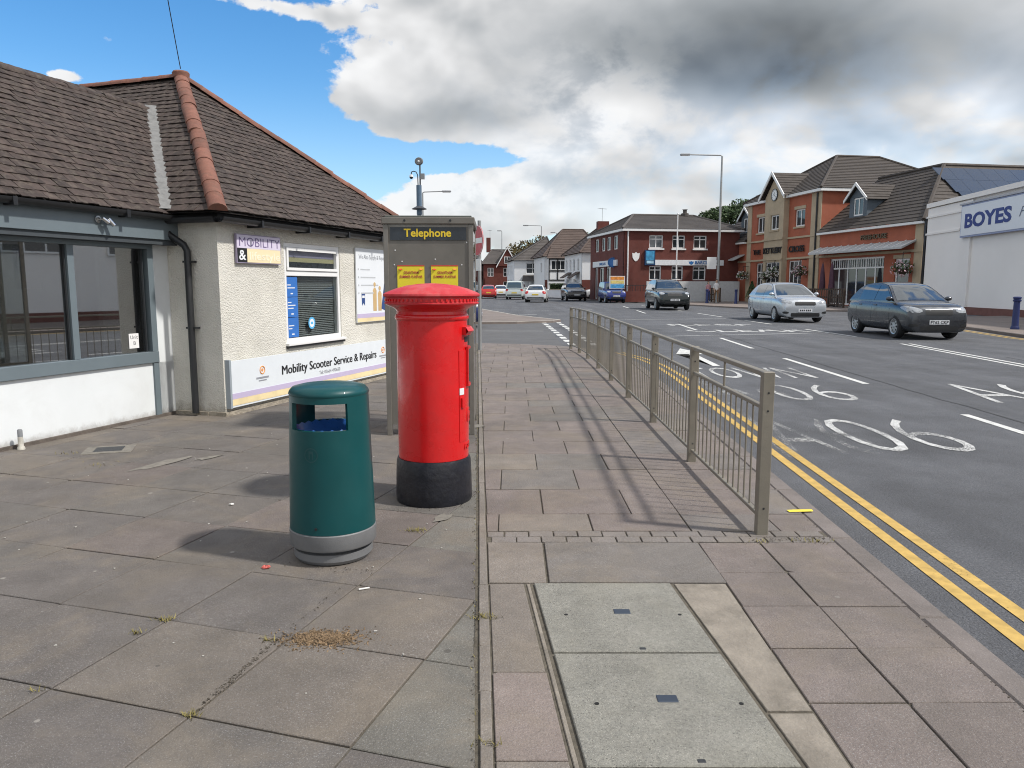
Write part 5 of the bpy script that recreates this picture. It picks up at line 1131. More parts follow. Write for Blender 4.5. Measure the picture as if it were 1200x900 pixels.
def topiary(x, y, h, r, label):
    o = thing('potted_conifer', label, 'shrub', (x, y, gz(y)), 0); MB().lathe([(0, 0), (.22, 0), (.28, .4), (.25, .4), (0, .38)], 14).build('pot', M_wood, o); b = MB()
    for k in range(700):
        t = random.random() ** .7; a = random.random() * 2 * pi; rr = r * (1 - t) * random.uniform(.8, 1.05) + .02; s_ = .06; q = Vector((rr * cos(a), rr * sin(a), .4 + t * h)); t1 = Vector((random.gauss(0, 1), random.gauss(0, 1), random.gauss(0, 1))).normalized(); t2 = t1.orthogonal(); b.add([q - t1 * s_, q + t2 * s_ * .5, q + t1 * s_, q - t2 * s_ * .5], [(0, 1, 2, 3)])
    b.build('foliage', M_leaf, o); MB().tube((0, 0, .38), (0, 0, .4 + h * .9), .03, n=6).build('stem', M_wood, o)
topiary(13.9, 62.3, 1.25, .5, 'clipped dark conifer in a pot before the bank wall'); topiary(18.0, 56.8, 1.2, .45, 'clipped dark conifer in a pot by the pub door')
for k, (u, y) in enumerate(((10.5, -2.4), (11.9, -2.6), (15.4, -2.4), (16.6, -2.2))):
    t = thing('terrace_table', ('round terrace table near the downpipe', 'round terrace table by the first closed parasol', 'round terrace table before the right french doors', 'round terrace table at the canopy end')[k], 'table', P2W(u, y, gz(50)), 0, 'tables on the pub terrace')
    MB().tube((0, 0, .72), (0, 0, .75), .40, n=18).build('top', M_wood, t); MB().tube((0, 0, .0), (0, 0, .72), .04, n=8).build('leg', M_blk, t); MB().tube((0, 0, 0), (0, 0, .03), .25, n=14).build('foot', M_blk, t)

# ---------------- store with blue lettering
SA = radians(-95.85); SO = (22.6, 41)
sto = thing('store', 'pale rendered flat-roofed store with brick plinth and long sign board', 'shop', (*SO, 0), SA)
MB().bb(-.6, 40, .05, 20, .36, 5.55).build('wall', M_store, sto); MB().bb(-.65, 40.05, -.02, 20, .0, .355).build('plinth', mat('plinth_brick', (.17, .075, .06), .85, var=.2, vscale=3), sto)
for x0, x1 in ((-.62, 4.15), (16.0, 18.0), (30, 32)): MB().bb(x0, x1, -.06, .049, .357, 5.5).build('pilaster', M_store, sto)
MB().bb(-.70, 40.1, -.14, 20.1, 5.551, 5.78).build('parapet_coping', M_store, sto); MB().bb(-.66, 3.35, -.12, -.061, 5.00, 5.10).build('moulding', M_store, sto); MB().bb(-.66, 3.1, -.12, -.061, 4.10, 4.20).build('moulding', M_store, sto)
MB().bb(-.9, -.68, -.1, .05, 0, 5).build('downpipe', M_blk, sto)
ss = thing('store_sign', 'long white sign board lettered BOYES in blue on the pale store', 'sign', (*SO, 0), SA)
MB().bb(3.42, 15.5, -.20, -.065, 3.72, 5.28).build('case', mat('sign_frame_blue', (.30, .34, .50), .5), ss); MB().bb(3.50, 15.42, -.22, -.201, 3.80, 5.20).build('board', mat('sign_white', (.74, .76, .80), .4, var=.02), ss)
MB().bb(3.3, 15.6, -.26, -.1, 5.285, 5.36).build('top_trim', mat('trim_grey', (.42, .42, .45), .5), ss)
text_on('BOYES', ss, 3.82, -.223, 4.18, .62, mat('boyes_blue', (.012, .025, .20), .4), 4.1, bold=.035, ext=.01); text_on('For Good Value', ss, 8.5, -.223, 4.3, .42, mat('script_grey', (.15, .16, .22), .5), 5.2, shear=.4, ext=.004)
# upper windows farther along, as the shop glass reflects them
for x in (20, 24, 28): window(sto, (x, x + 2.4, 2.6, 4.2), 3, 1, y=-.03, name='window')

# ---------------- brick bank on the corner
KA = radians(10); KO = (9.15, 62.0)
bk = thing('bank', 'two-storey dark red brick bank with white eaves and hipped tile roof', 'bank', (*KO, 0), KA)
UW = [(2.1, 3.3, 4.43, 5.5), (4.1, 5.2, 4.43, 5.5), (5.95, 7.1, 4.43, 5.5)]; LW = [(2.15, 3.2, 1.85, 3.0), (4.1, 5.1, 1.85, 3.0), (5.95, 7.1, 1.85, 3.0)]
BW, BD = 10.0, 10.0
facade(bk, 'wall', M_brickd, 0, BW, .05, 5.8, UW + LW)
for h in UW: window(bk, h, 2, 1, splits=[h[3] - .32], t=.09, gm=(M_glassm if h[0] < 3 else M_glassd), sill=M_fram)
for h in LW: window(bk, h, 2, 1, splits=[h[3] - .32], t=.09, gm=M_glassd)
bl_ = put('side_front', None, bk, (0, 0, 0), radians(-90))
SW = [(-8.55, -7.4, 4.43, 5.6), (-6.5, -5.4, 4.43, 5.6), (-4.95, -3.8, 4.43, 5.6), (-3.0, -1.85, 4.43, 5.6)]; SG = [(-8.5, -7.6, .2, 3.0), (-7.0, -5.6, .2, 3.0), (-5.0, -3.6, .2, 3.0)]
me_ = facade(bk, 'side_wall', M_brickd, -BD, -.001, .05, 5.8, SW + SG); me_.rotation_euler.z = radians(-90)
for h in SW + SG:
    w = window(bk, h, 1 if h[2] > 4 else 2, 1, t=.09, gm=M_glassm if h[2] > 4 else M_glassd); w.rotation_euler.z = radians(-90)
bpy.data.objects.remove(bl_)
sb_ = MB().bb(-8.8, -1.7, -.12, -.005, 3.06, 3.56).build('side_fascia', mat('bank_white', (.70, .72, .74), .5), bk); sb_.rotation_euler.z = radians(-90)
tx = text_on('BARCLAYS', sb_, -6.6, -.13, 3.2, .22, mat('bank_blue', (.02, .13, .36), .5), 1.8, bold=.01, ext=.01)
MB().bb(BW - .3, BW, .301, BD, .05, 5.8).build('side_wall', M_brickd, bk); MB().bb(.3, BW - .3, BD - .3, BD, .05, 5.8).build('back_wall', M_brickd, bk)
hip_roof(bk, 0, BW, 0, BD, 6.0, 7.55, 2.4, 8.0, m=M_slate, n=16, ov=.3, eave=M_fram)
MB().bb(2.6, 8.6, -.14, -.005, 3.06, 3.50).build('fascia_band', MATS['bank_white'], bk); text_on('BARCLAYS', bk, 6.05, -.15, 3.17, .25, MATS['bank_blue'], 1.75, bold=.012, ext=.01)
em = MB(); em.add([(5.50, -.15, 3.40), (5.62, -.15, 3.36), (5.74, -.15, 3.42), (5.86, -.15, 3.36), (5.98, -.15, 3.40), (5.90, -.15, 3.2), (5.74, -.15, 3.10), (5.58, -.15, 3.2)], [(0, 1, 2, 3, 4, 5, 6, 7)]); em.build('emblem', MATS['bank_blue'], bk)
MB().bb(1.72, 2.58, -.16, -.005, 3.06, 4.28).build('poster_case', mat('bank_dark_blue', (.01, .05, .13), .4), bk); MB().bb(1.80, 2.50, -.175, -.161, 3.45, 4.2).build('poster_print', mat('bank_poster_blue', (.05, .28, .50), .5, var=.5, vscale=3), bk); MB().bb(1.85, 2.45, -.185, -.176, 3.2, 3.42).build('poster_print', mat('bank_poster_light', (.35, .55, .68), .5, var=.4, vscale=4), bk)
cr = MB(); cr.add([(.66, -.03, 4.05), (.82, -.03, 4.0), (.98, -.03, 4.12), (1.14, -.03, 4.0), (1.30, -.03, 4.05), (1.26, -.03, 3.65), (1.12, -.03, 3.45), (.98, -.03, 3.36), (.84, -.03, 3.45), (.70, -.03, 3.65)], [tuple(range(10))]); cr.build('wall_crest', M_fram, bk)
MB().tube((.28, -.06, .1), (.28, -.06, 5.8), .06, n=8).build('downpipe', M_fram, bk)
MB().bb(1.5, 9.5, -1.3, -1.15, .11, 1.75).build('ramp_wall', mat('ramp_pale', (.55, .56, .56), .8, var=.1), bk)
MB().bb(-.6, 1.4, -1.9, -1.65, .11, .95).build('garden_wall', M_brickd, bk)
for k in range(9): MB().tube((-.5 + k * .22, -1.78, .95), (-.5 + k * .22, -1.78, 1.4), .02, n=6).build('railing_bar', M_blk, bk)
MB().bb(-.55, 1.3, -1.80, -1.76, 1.4, 1.44).build('railing_top', M_blk, bk)
MB().lathe([(0, 0), (.35, 0), (.35, .25), (.18, .3), (.18, .55), (.26, .6), (0, .62)], 10, (7.2, 5, 7.5)).build('roof_vent', M_slate, bk)
rs = thing('round_sign', 'round blue projecting sign on the side of the brick bank', 'sign', (8.55, 64.6, 3.35), radians(0)); MB().tube((0, .06, 0), (0, -.06, 0), .42, n=28).build('disc', MATS['bank_blue'], rs); MB().tube((0, -.061, 0), (0, -.07, 0), .30, n=28).build('disc_ring', mat('bank_mid_blue', (.06, .2, .5), .5), rs); MB().bb(.0, 1.1, -.02, .02, .38, .43).build('bracket', M_blk, rs)
bb_ = thing('billboard', 'white and orange sale board on posts before the bank corner', 'billboard', (8.35, 60.2, gz(60)), radians(6)); MB().bb(-.62, .62, -.05, .0, 1.05, 2.05).build('board', mat('board_white', (.75, .76, .77), .5), bb_); MB().bb(-.55, .55, -.06, -.051, 1.75, 2.0).build('orange_print', mat('board_orange', (.75, .28, .05), .5, var=.4, vscale=6), bb_); MB().bb(-.55, .55, -.06, -.051, 1.1, 1.4).build('blue_print', mat('board_blue', (.08, .35, .62), .5, var=.4, vscale=6), bb_); MB().bb(-.55, .55, -.06, -.051, 1.45, 1.70).build('yellow_print', mat('board_yellow', (.75, .6, .2), .5, var=.3, vscale=6), bb_)
for x in (-.5, .5): MB().bb(x - .04, x + .04, 0, .06, 0, 2.05).build('post', M_blk, bb_)
fp = thing('flag_pole', 'white flag pole standing before the brick bank', 'flag pole', (13.2, 61.0, gz(61)), 0); MB().tube((0, 0, 0), (0, 0, 6.9), .06, .045, 10).build('pole', M_fram, fp); MB().ball((0, 0, 6.95), .08).build('finial', M_fram, fp)
lb = thing('lamp_sign', 'small white sign box on the lamp post by the pub', 'sign', (15.2, 57.9, 3.1), 0); MB().bb(-.35, .35, -.05, .05, -.45, .45).build('box', M_upvc, lb); MB().bb(.35, .46, -.02, .02, -.02, .02).build('bracket', M_blk, lb)

# ---------------- white rendered houses and red-brick villas up the street
def house(name, label, x, y, rz, w, d, eave, ridge, wallm, roofm, fw=(), sw=(), r0=None, r1=None, brick_to=0, axis='x', extra=None):
    o = thing(name, label, 'house', (x, y, .0), radians(rz), 'houses up the street')
    facade(o, 'wall', wallm, 0, w, max(.05, brick_to), eave, fw if not brick_to else [h for h in fw if h[2] > brick_to])
    if brick_to: facade(o, 'ground_floor_wall', M_brickd, 0, w, .05, brick_to - .001, [h for h in fw if h[2] < brick_to])
    for h in fw: window(o, h, 2, 2 if h[3] - h[2] > 1.1 else 1, t=.09)
    s_ = facade(o, 'side_wall', wallm, -d, -.001, .05, eave, sw); s_.rotation_euler.z = radians(-90)
    for h in sw: w_ = window(o, h, 2, 1, t=.09); w_.rotation_euler.z = radians(-90)
    MB().bb(w - .3, w, .301, d, .05, eave).build('side_wall', wallm, o)
    hip_roof(o, 0, w, 0, d, eave, ridge, r0 if r0 is not None else w * .4, r1 if r1 is not None else w * .6, m=roofm, n=16, axis=axis)
    return o
hC = house('white_house', 'white house with brick ground floor next to the brick bank', 7.2, 78, 8, 8.0, 8.6, 4.75, 7.6, M_render, M_redtile, fw=[(1.0, 1.9, 3.0, 4.3)], sw=[(-8.0, -7.2, 2.9, 4.2), (-6.0, -5.2, 2.9, 4.2), (-4.2, -3.4, 2.9, 4.2), (-2.2, -1.4, 2.9, 4.2), (-7.6, -6.4, .3, 2.1), (-4.0, -2.6, .3, 2.1)], r0=2.8, r1=5.5, brick_to=2.0)
MB().bb(2.4, 3.6, 3.0, 3.8, 6.8, 8.2).build('chimney', M_brickd, hC)
for y in (2.0, 6.0): p_ = MB(); p_.add([(-.9, y - 1.0, 2.3), (-.9, y + 1.0, 2.3), (.05, y + 1.0, 2.9), (.05, y - 1.0, 2.9), (-.9, y - 1, 2.2), (-.9, y + 1, 2.2), (.05, y + 1, 2.8), (.05, y - 1, 2.8)], [(0, 1, 2, 3), (7, 6, 5, 4), (0, 4, 5, 1), (0, 3, 7, 4), (1, 5, 6, 2)]); p_.build('porch_roof', M_redtile, hC)
hB = house('white_house', 'white house with tall brown roof and timbered bay between two others', 4.0, 92, 8, 7.5, 8, 4.9, 8.4, M_render, M_redtile, fw=[(3.5, 4.6, 3.3, 4.6), (3.6, 4.6, .6, 1.6), (1.0, 2.2, 3.4, 4.6)], sw=[(-3, -2, 3, 4.2)], r0=3.0, r1=5.6, brick_to=2.1)
bay = MB().bb(.3, 2.6, -.8, 0, .05, 4.6).build('timber_bay', M_render, hB)
for x in (.35, 1.4, 2.5): MB().bb(x - .07, x + .07, -.85, -.801, 2.0, 4.6).build('timber', M_blk, bay)
for z in (2.0, 3.1, 4.5): MB().bb(.3, 2.6, -.86, -.802, z, z + .14).build('timber', M_blk, bay)
window(bay, (.6, 2.3, 3.3, 4.4), 3, 1, y=-.84)
roof_quads(hB, 'bay_roof', M_redtile, [((.0, -1.1, 4.65), (2.9, -1.1, 4.65), (2.0, 1.2, 6.3), (1.0, 1.2, 6.3))], 8)
hA = house('white_house', 'white house with large grey hipped roof and front porch', .3, 101, 6, 5.4, 9.5, 4.75, 8.0, M_render, M_slate, fw=[(1.6, 3.3, 3.0, 4.4)], sw=[(-8.5, -7.5, 2.8, 4.2), (-6, -5, 2.8, 4.2), (-3.4, -2.4, 2.8, 4.2), (-8.6, -6.4, .3, 2.2), (-5, -2.6, .3, 2.2)], r0=2.6, r1=6.4, axis='y')
p_ = MB(); p_.bb(1.0, 5.0, -1.4, 0, .05, .9); p_.build('porch', M_render, hA); roof_quads(hA, 'porch_roof', M_slate, [((.8, -1.7, 2.0), (5.2, -1.7, 2.0), (4.6, 0, 2.8), (1.2, 0, 2.8))], 6)
for x in (1.05, 1.9, 2.75, 3.6, 4.45, 4.95): MB().bb(x - .05, x + .05, -1.4, -1.3, .9, 2.0).build('porch_post', M_fram, hA)
gwl = thing('garden_wall', 'low pale garden wall before the white houses', 'wall', (3.9, 84.5, gz(84)), radians(-70)); MB().bb(-6, 5.0, 0, .2, 0, .85).build('wall_body', M_render, gwl); MB().bb(-6.05, 5.05, -.05, .25, .85, .93).build('coping', M_stone, gwl)
def hedge(x, y, rz, w, h, d, label):
    o = thing('hedge', label, 'hedge', (x, y, gz(y)), radians(rz)); b = MB()
    for k in range(int(w * h * 420)):
        f_ = random.random(); q = Vector((random.uniform(0, w), random.uniform(0, d), random.uniform(0, h)));
        if f_ < .5: q.y = random.uniform(-.03, .06)
        elif f_ < .8: q.z = h + random.uniform(-.08, .05)
        s_ = .07; t1 = Vector((random.gauss(0, 1), random.gauss(0, 1), random.gauss(0, 1))).normalized(); t2 = t1.orthogonal().normalized(); b.add([q - t1 * s_, q + t2 * s_ * .6, q + t1 * s_, q - t2 * s_ * .6], [(0, 1, 2, 3)])
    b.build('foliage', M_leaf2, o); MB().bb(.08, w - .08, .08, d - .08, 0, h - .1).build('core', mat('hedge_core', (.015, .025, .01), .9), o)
hedge(4.4, 87.2, 5, 4.2, 1.5, 1.2, 'clipped green hedge before the middle white house')
v1 = house('brick_villa', 'red-brick gabled villa at the far bend of the street', -4.6, 124, 4, 5.6, 9, 4.9, 7.4, M_brickd, M_slate, fw=[(.6, 1.6, 2.9, 4.3), (3.2, 4.2, 2.9, 4.3), (.6, 1.8, .6, 2.1), (3.2, 4.4, .6, 2.1)], r0=1.5, r1=4.2)
g_ = MB(); g_.add([(2.3, -.35, 4.6), (5.3, -.35, 4.6), (3.8, -.35, 7.3), (2.3, .2, 4.6), (5.3, .2, 4.6), (3.8, .2, 7.3)], [(0, 1, 2), (5, 4, 3), (0, 2, 5, 3), (1, 4, 5, 2)]); gg = g_.build('gable', M_brickd, v1); window(gg, (3.3, 4.3, 5.0, 6.1), 2, 1, y=-.40, t=.09)
g_ = MB()
for xa, xb in ((2.0, 3.8), (5.6, 3.8)): g_.add([(xa, -.55, 4.25), (xb, -.55, 7.4), (xb, -.55, 7.7), (xa, -.55, 4.55), (xa, -.45, 4.25), (xb, -.45, 7.4), (xb, -.45, 7.7), (xa, -.45, 4.55)], [(0, 1, 2, 3), (7, 6, 5, 4), (0, 4, 5, 1), (3, 2, 6, 7)])
g_.build('bargeboard', M_fram, v1); courses(MB(), (1.9, -.5, 4.3), (1.9, 3, 4.3), (3.8, 3, 7.6), (3.8, -.5, 7.6), 6)
gq = MB(); courses(gq, (1.9, -.5, 4.4), (1.9, 3.5, 4.4), (3.8, 3.5, 7.6), (3.8, -.5, 7.6), 8); courses(gq, (5.7, 3.5, 4.4), (5.7, -.5, 4.4), (3.8, -.5, 7.6), (3.8, 3.5, 7.6), 8); gq.build('gable_roof', M_slate, v1)
MB().bb(.6, 1.3, 4, 5, 7, 9.4).build('chimney', M_brickd, v1)
MB().bb(.2, 2.2, -.9, 0, .05, 2.7).build('bay_window', M_brickd, v1)
house('brick_villa', 'plainer red-brick house left of the gabled villa', -12.0, 127, 4, 7.0, 9, 4.9, 7.0, M_brickd, M_slate, fw=[(1.0, 2.0, 2.9, 4.3), (5.0, 6.0, 2.9, 4.3), (5.0, 6.2, .6, 2.1)], r0=1.0, r1=6.0)
house('brick_villa', 'dark brick house half hidden behind the gabled villa and white house', 1.8, 128, 0, 7.0, 9, 5.2, 8.0, M_brickd, M_slate, fw=[(1.0, 2.0, 2.9, 4.3)], r0=1.5, r1=5.5)

# ---------------- trees
M_bark = mat('bark', (.07, .052, .038), .9, var=.3, vscale=4, bump=.02, bscale=10)
def tree(label, x, y, h, r, trunk, m, n=5200, size=.16, squash=.8, nc=26):
    o = thing('tree', label, 'tree', (x, y, gz(y)), random.random() * 6); b = MB(); b.sweep([(0, 0, 0), (.05, .03, h * .25), (-.05, .05, h * .55), (.05, 0, h * .8)], [trunk, trunk * .8, trunk * .55, trunk * .2], 9); C = []
    for k in range(nc):
        while True:
            p = Vector((random.uniform(-1, 1), random.uniform(-1, 1), random.uniform(-1, 1)))
            if .25 < p.length < 1: break
        c = Vector((p.x * r, p.y * r, h - r * squash + p.z * r * squash)) * 1.0; C.append(c)
        if k < 10: b.sweep([(0, 0, h * random.uniform(.3, .55)), tuple(Vector((c.x * .4, c.y * .4, (h * .5 + c.z) / 2))), tuple(c)], [trunk * .35, trunk * .2, trunk * .06], 6)
    b.build('trunk', M_bark, o, smooth=60); L = MB()
    for c in C: foliage(L, c, r * random.uniform(.26, .42), n // nc, size, .75, .35)
    L.build('crown', m, o)
tree('dense dark green tree rising behind the bank and pub roofs', 21.5, 76, 9.6, 3.0, .3, M_leaf, 6500, .17)
tree('bronze leaved tree above the far red-brick villas', 3.0, 136, 9.6, 4.2, .3, M_leafb, 2600, .26)
tree('green tree behind the white houses', 9.5, 118, 9.3, 3.6, .3, M_leaf2, 4200, .22)
tree('distant green tree beyond the far brick villas', -11, 150, 8.5, 5, .4, M_leaf2, 3600, .3)

def aerial(x, y, z, rz, label):
    o = thing('tv_aerial', label, 'aerial', (x, y, z), radians(rz)); MB().tube((0, 0, -.6), (0, 0, 1.3), .022, n=6).build('mast', M_galv, o); MB().tube((-.5, 0, 1.2), (.6, 0, 1.2), .014, n=6).build('boom', M_galv, o)
    for k in range(7): MB().tube((-.45 + k * .16, -.28 + k * .02, 1.2), (-.45 + k * .16, .28 - k * .02, 1.2), .009, n=5).build('element', M_galv, o)
aerial(9.6, 81.5, 8.3, 30, 'tv aerial on the chimney of the white house by the bank'); aerial(-3.7, 128.6, 9.4, 60, 'tv aerial on the tall chimney of the gabled villa')
# ================================================================ VEHICLES
M_tyre = mat('tyre_rubber', (.018, .018, .019), .8, var=.2, vscale=20); M_rim = mat('alloy_rim', (.42, .43, .44), .35, metal=.7, var=.1); M_cglass = mat('car_glass', (.035, .048, .06), .03, var=.3, vscale=2, spec=1.0, coat=.6)
M_lens = mat('headlamp_lens', (.34, .36, .38), .10, var=.35, vscale=14, spec=.8, coat=.5); M_rlens = mat('rear_lamp_lens', (.45, .015, .015), .2, spec=.8); M_trim = mat('car_black_trim', (.014, .015, .016), .5); M_plw = mat('plate_white', (.72, .73, .74), .4); M_ply = mat('plate_yellow', (.72, .52, .05), .4)
M_under = mat('car_underside', (.008, .008, .008), .9)
def paint(name, col, metal=.35, rough=.3): return mat(name, col, rough, metal=metal, var=.04, vscale=1.5, coat=.8)
def lerp1(T_, x):
    for (a, b), (c, d) in zip(T_, T_[1:]):
        if x <= c: return b + (d - b) * (x - a) / max(1e-9, c - a)
    return T_[-1][1]
TYPES = {
 # stations: (x/half-length, top of lower body, width factor, underside); roof: (x/half-length, z) from windscreen foot to tail
 'hatch': dict(st=[(-1, .56, .82, .36), (-.985, .84, .91, .28), (-.945, 1.0, .965, .22), (-.75, 1.02, 1, .19), (-.35, 1.005, 1, .18), (.05, .99, 1, .18), (.36, .985, .995, .18), (.52, .98, .99, .18), (.72, .955, .975, .18), (.87, .915, .955, .18), (.95, .85, .925, .18), (.99, .70, .88, .19), (1.0, .54, .84, .21)],
   roof=[(.55, .95), (.42, 1.10), (.22, 1.325), (.12, 1.415), (.02, 1.462), (-.20, 1.50), (-.42, 1.49), (-.60, 1.445), (-.73, 1.36), (-.85, 1.18), (-.935, 1.01), (-.945, .96)], belt=.975, wheel=.315, axle=(.60, -.63), pill=(-.10, -.60), side=(.48, -.60)),
 'suv': dict(st=[(-1, .70, .84, .42), (-.985, .95, .92, .36), (-.94, 1.10, .97, .30), (-.75, 1.13, 1, .28), (-.35, 1.12, 1, .28), (.05, 1.10, 1, .28), (.36, 1.09, .99, .28), (.58, 1.06, .975, .28), (.80, 1.00, .955, .28), (.92, .92, .91, .29), (.98, .78, .85, .31), (1.0, .60, .78, .36)],
   roof=[(.42, 1.06), (.28, 1.22), (.10, 1.50), (.02, 1.59), (-.10, 1.64), (-.35, 1.68), (-.66, 1.66), (-.83, 1.60), (-.90, 1.46), (-.965, 1.16), (-.975, 1.08)], belt=1.085, wheel=.365, axle=(.62, -.60), pill=(-.18, -.64), side=(.34, -.90)),
 'boxy': dict(st=[(-1, .70, .86, .42), (-.985, .95, .93, .36), (-.94, 1.05, .97, .30), (-.75, 1.06, 1, .28), (-.35, 1.06, 1, .28), (.05, 1.05, 1, .28), (.36, 1.04, .99, .28), (.58, 1.02, .975, .28), (.80, .98, .96, .28), (.93, .93, .94, .29), (.985, .80, .90, .31), (1.0, .60, .84, .36)],
   roof=[(.40, 1.03), (.33, 1.18), (.20, 1.50), (.14, 1.60), (.05, 1.66), (-.35, 1.70), (-.80, 1.69), (-.93, 1.64), (-.955, 1.50), (-.975, 1.15), (-.98, 1.04)], belt=1.035, wheel=.35, axle=(.60, -.62), pill=(-.12, -.60), side=(.34, -.93)),
 'van': dict(st=[(-1, .70, .86, .34), (-.99, .98, .95, .28), (-.95, 1.06, .985, .24), (-.75, 1.08, 1, .22), (-.35, 1.08, 1, .22), (.05, 1.07, 1, .22), (.36, 1.06, .99, .22), (.58, 1.03, .975, .22), (.80, .94, .95, .22), (.92, .84, .91, .23), (.98, .70, .84, .26), (1.0, .55, .76, .32)],
   roof=[(.58, 1.03), (.42, 1.22), (.24, 1.55), (.16, 1.66), (.05, 1.74), (-.35, 1.80), (-.85, 1.80), (-.955, 1.76), (-.975, 1.60), (-.985, 1.20), (-.99, 1.06)], belt=1.05, wheel=.31, axle=(.62, -.60), pill=(.02, -.40), side=(.46, -.93))}
def smooth_line(P, n=4):
    out = []
    for i in range(len(P) - 1):
        p0, p1, p2, p3 = P[max(i - 1, 0)], P[i], P[i + 1], P[min(i + 2, len(P) - 1)]
        for k in range(n):
            t = k / n; out.append(tuple(.5 * (2 * b + (c - a) * t + (2 * a - 5 * b + 4 * c - d) * t * t + (3 * b - a - 3 * c + d) * t ** 3) for a, b, c, d in zip(p0, p1, p2, p3)))
    return out + [P[-1]]
_rim = {}
def car(label, kind, x, y, heading, L, Wd, H, pm, group, front=True, plate=None, name='car', cat='car', spokes=7, rimm=None, vanpanel=False, black_bumper=False, lampm=None):
    D = TYPES[kind]; K = L / 2; kz = H / max(z for _, z in D['roof']); hw = Wd / 2
    o = thing(name, label, cat, (x, y, ROADZ + gz(y) + .002), radians(heading), group)
    # lower body
    fr_ = [(0, 1.02), (.55, 1.012), (.86, .985), (.985, .86), (1.0, .60), (.99, .30), (.93, .04), (.6, 0), (0, 0)]
    b = MB(); ring = [(f, g) for f, g in fr_] + [(-f, g) for f, g in fr_[-2:0:-1]]; m = len(ring)
    for (sx, zt, w, zb) in D['st']:
        for f, g in ring: b.v.append((sx * K, f * hw * w, (zb + (zt - zb) * g) * kz))
    n = len(D['st'])
    for i in range(n - 1):
        for k in range(m): b.f.append((i * m + k, i * m + (k + 1) % m, (i + 1) * m + (k + 1) % m, (i + 1) * m + k)); b.mi.append(0)
    b.f += [tuple(range(m - 1, -1, -1)), tuple(range((n - 1) * m, n * m))]; b.mi += [0, 0]
    body = b.build('body', pm, o)
    sm = body.modifiers.new('s', 'SUBSURF'); sm.levels = sm.render_levels = 2
    wr = D['wheel'] * kz; cut_ = MB()
    for ax in D['axle']:
        for s_ in (-1, 1): cut_.tube((ax * K, s_ * hw * .62, wr), (ax * K, s_ * hw * 1.3, wr), wr * 1.16, n=28)
    cu = cut_.build('cutter', M_under); bo = body.modifiers.new('b', 'BOOLEAN'); bo.operation = 'DIFFERENCE'; bo.object = cu; bo.solver = 'EXACT'
    dg = bpy.context.evaluated_depsgraph_get(); dg.update(); me = bpy.data.meshes.new_from_object(body.evaluated_get(dg)); body.modifiers.clear(); body.data = me; bpy.data.objects.remove(cu)
    me.shade_smooth(); me.set_sharp_from_angle(angle=radians(50)); tree_ = BVHTree.FromPolygons([v.co for v in me.vertices], [tuple(p.vertices) for p in me.polygons])
    # cabin
    RP = smooth_line([(a * K, z * kz) for a, z in D['roof']], 4); belt = D['belt'] * kz; top = max(z for _, z in RP)
    def wz(z): t = max(0, min(1, (z - belt) / (top - belt))); return hw * (.90 - .25 * t - .05 * t ** 3) if kind not in ('boxy', 'van') else hw * (.93 - .12 * t - .05 * t ** 3)
    c = MB(); NR = 9
    for (px, pz) in RP:
        w = wz(pz)
        for k in range(NR): t = -1 + 2 * k / (NR - 1); c.v.append((px, w * t, pz - .035 * abs(t) ** 3))
    for i in range(len(RP) - 1):
        for k in range(NR - 1): c.f.append((i * NR + k, i * NR + k + 1, (i + 1) * NR + k + 1, (i + 1) * NR + k)); c.mi.append(0)
    for s_ in (-1, 1):
        for i in range(len(RP) - 1):
            (xa, za), (xb, zb) = RP[i], RP[i + 1]; M_ = 6
            for k in range(M_):
                q = []
                for (px, pz, tt) in ((xa, za, k / M_), (xa, za, (k + 1) / M_), (xb, zb, (k + 1) / M_), (xb, zb, k / M_)):
                    z = (belt - .06) + (pz - .035 - (belt - .06)) * tt; q.append((px, s_ * wz(z), z))
                c.quad(*q)
    cabin = c.build('cabin', pm, o, smooth=50)
    # screens: windscreen and tail glass follow the cabin profile
    zx = lambda z, i0, i1: None
    def screen(nm, sel, y_in=.90, off=.006):
        P = [p for p in sel]; g = MB(); nn = 9
        for i, (px, pz) in enumerate(P):
            a = Vector((P[min(i + 1, len(P) - 1)][0] - P[max(i - 1, 0)][0], P[min(i + 1, len(P) - 1)][1] - P[max(i - 1, 0)][1])).normalized(); nx, nz = (a.y, -a.x) if a.x > 0 else (-a.y, a.x)
            if nz < 0: nx, nz = -nx, -nz
            if nm == 'tailgate_glass' and nx > 0: nx = -abs(nx)
            for k in range(nn): t = (-1 + 2 * k / (nn - 1)) * y_in; g.v.append((px + nx * off, wz(pz) * t, pz - .035 * abs(t) ** 3 + nz * off))
        for i in range(len(P) - 1):
            for k in range(nn - 1): g.f.append((i * nn + k, i * nn + k + 1, (i + 1) * nn + k + 1, (i + 1) * nn + k)); g.mi.append(0)
        return g.build(nm, M_cglass, o, smooth=60)
    roof_i = max(range(len(RP)), key=lambda i: RP[i][1]); ws = [p for p in RP[:roof_i] if belt + .02 < p[1] < top - .075 * kz]; screen('windscreen', ws)
    tg = [p for p in RP[roof_i:] if belt + .06 < p[1] < top - .11 * kz]
    if len(tg) > 1 and not vanpanel: screen('tailgate_glass', tg, .86)
    xs_r = [p[0] for p in RP]
    def zrail(xx):
        for (a, za), (b_, zb) in zip(RP, RP[1:]):
            if b_ <= xx <= a: return za + (zb - za) * (a - xx) / max(1e-6, a - b_)
        return belt
    pil = [D['side'][0]] + list(D['pill']) + ([D['side'][1]] if not vanpanel and kind != 'hatch' else [])
    if vanpanel: pil = [D['side'][0], D['pill'][0]]
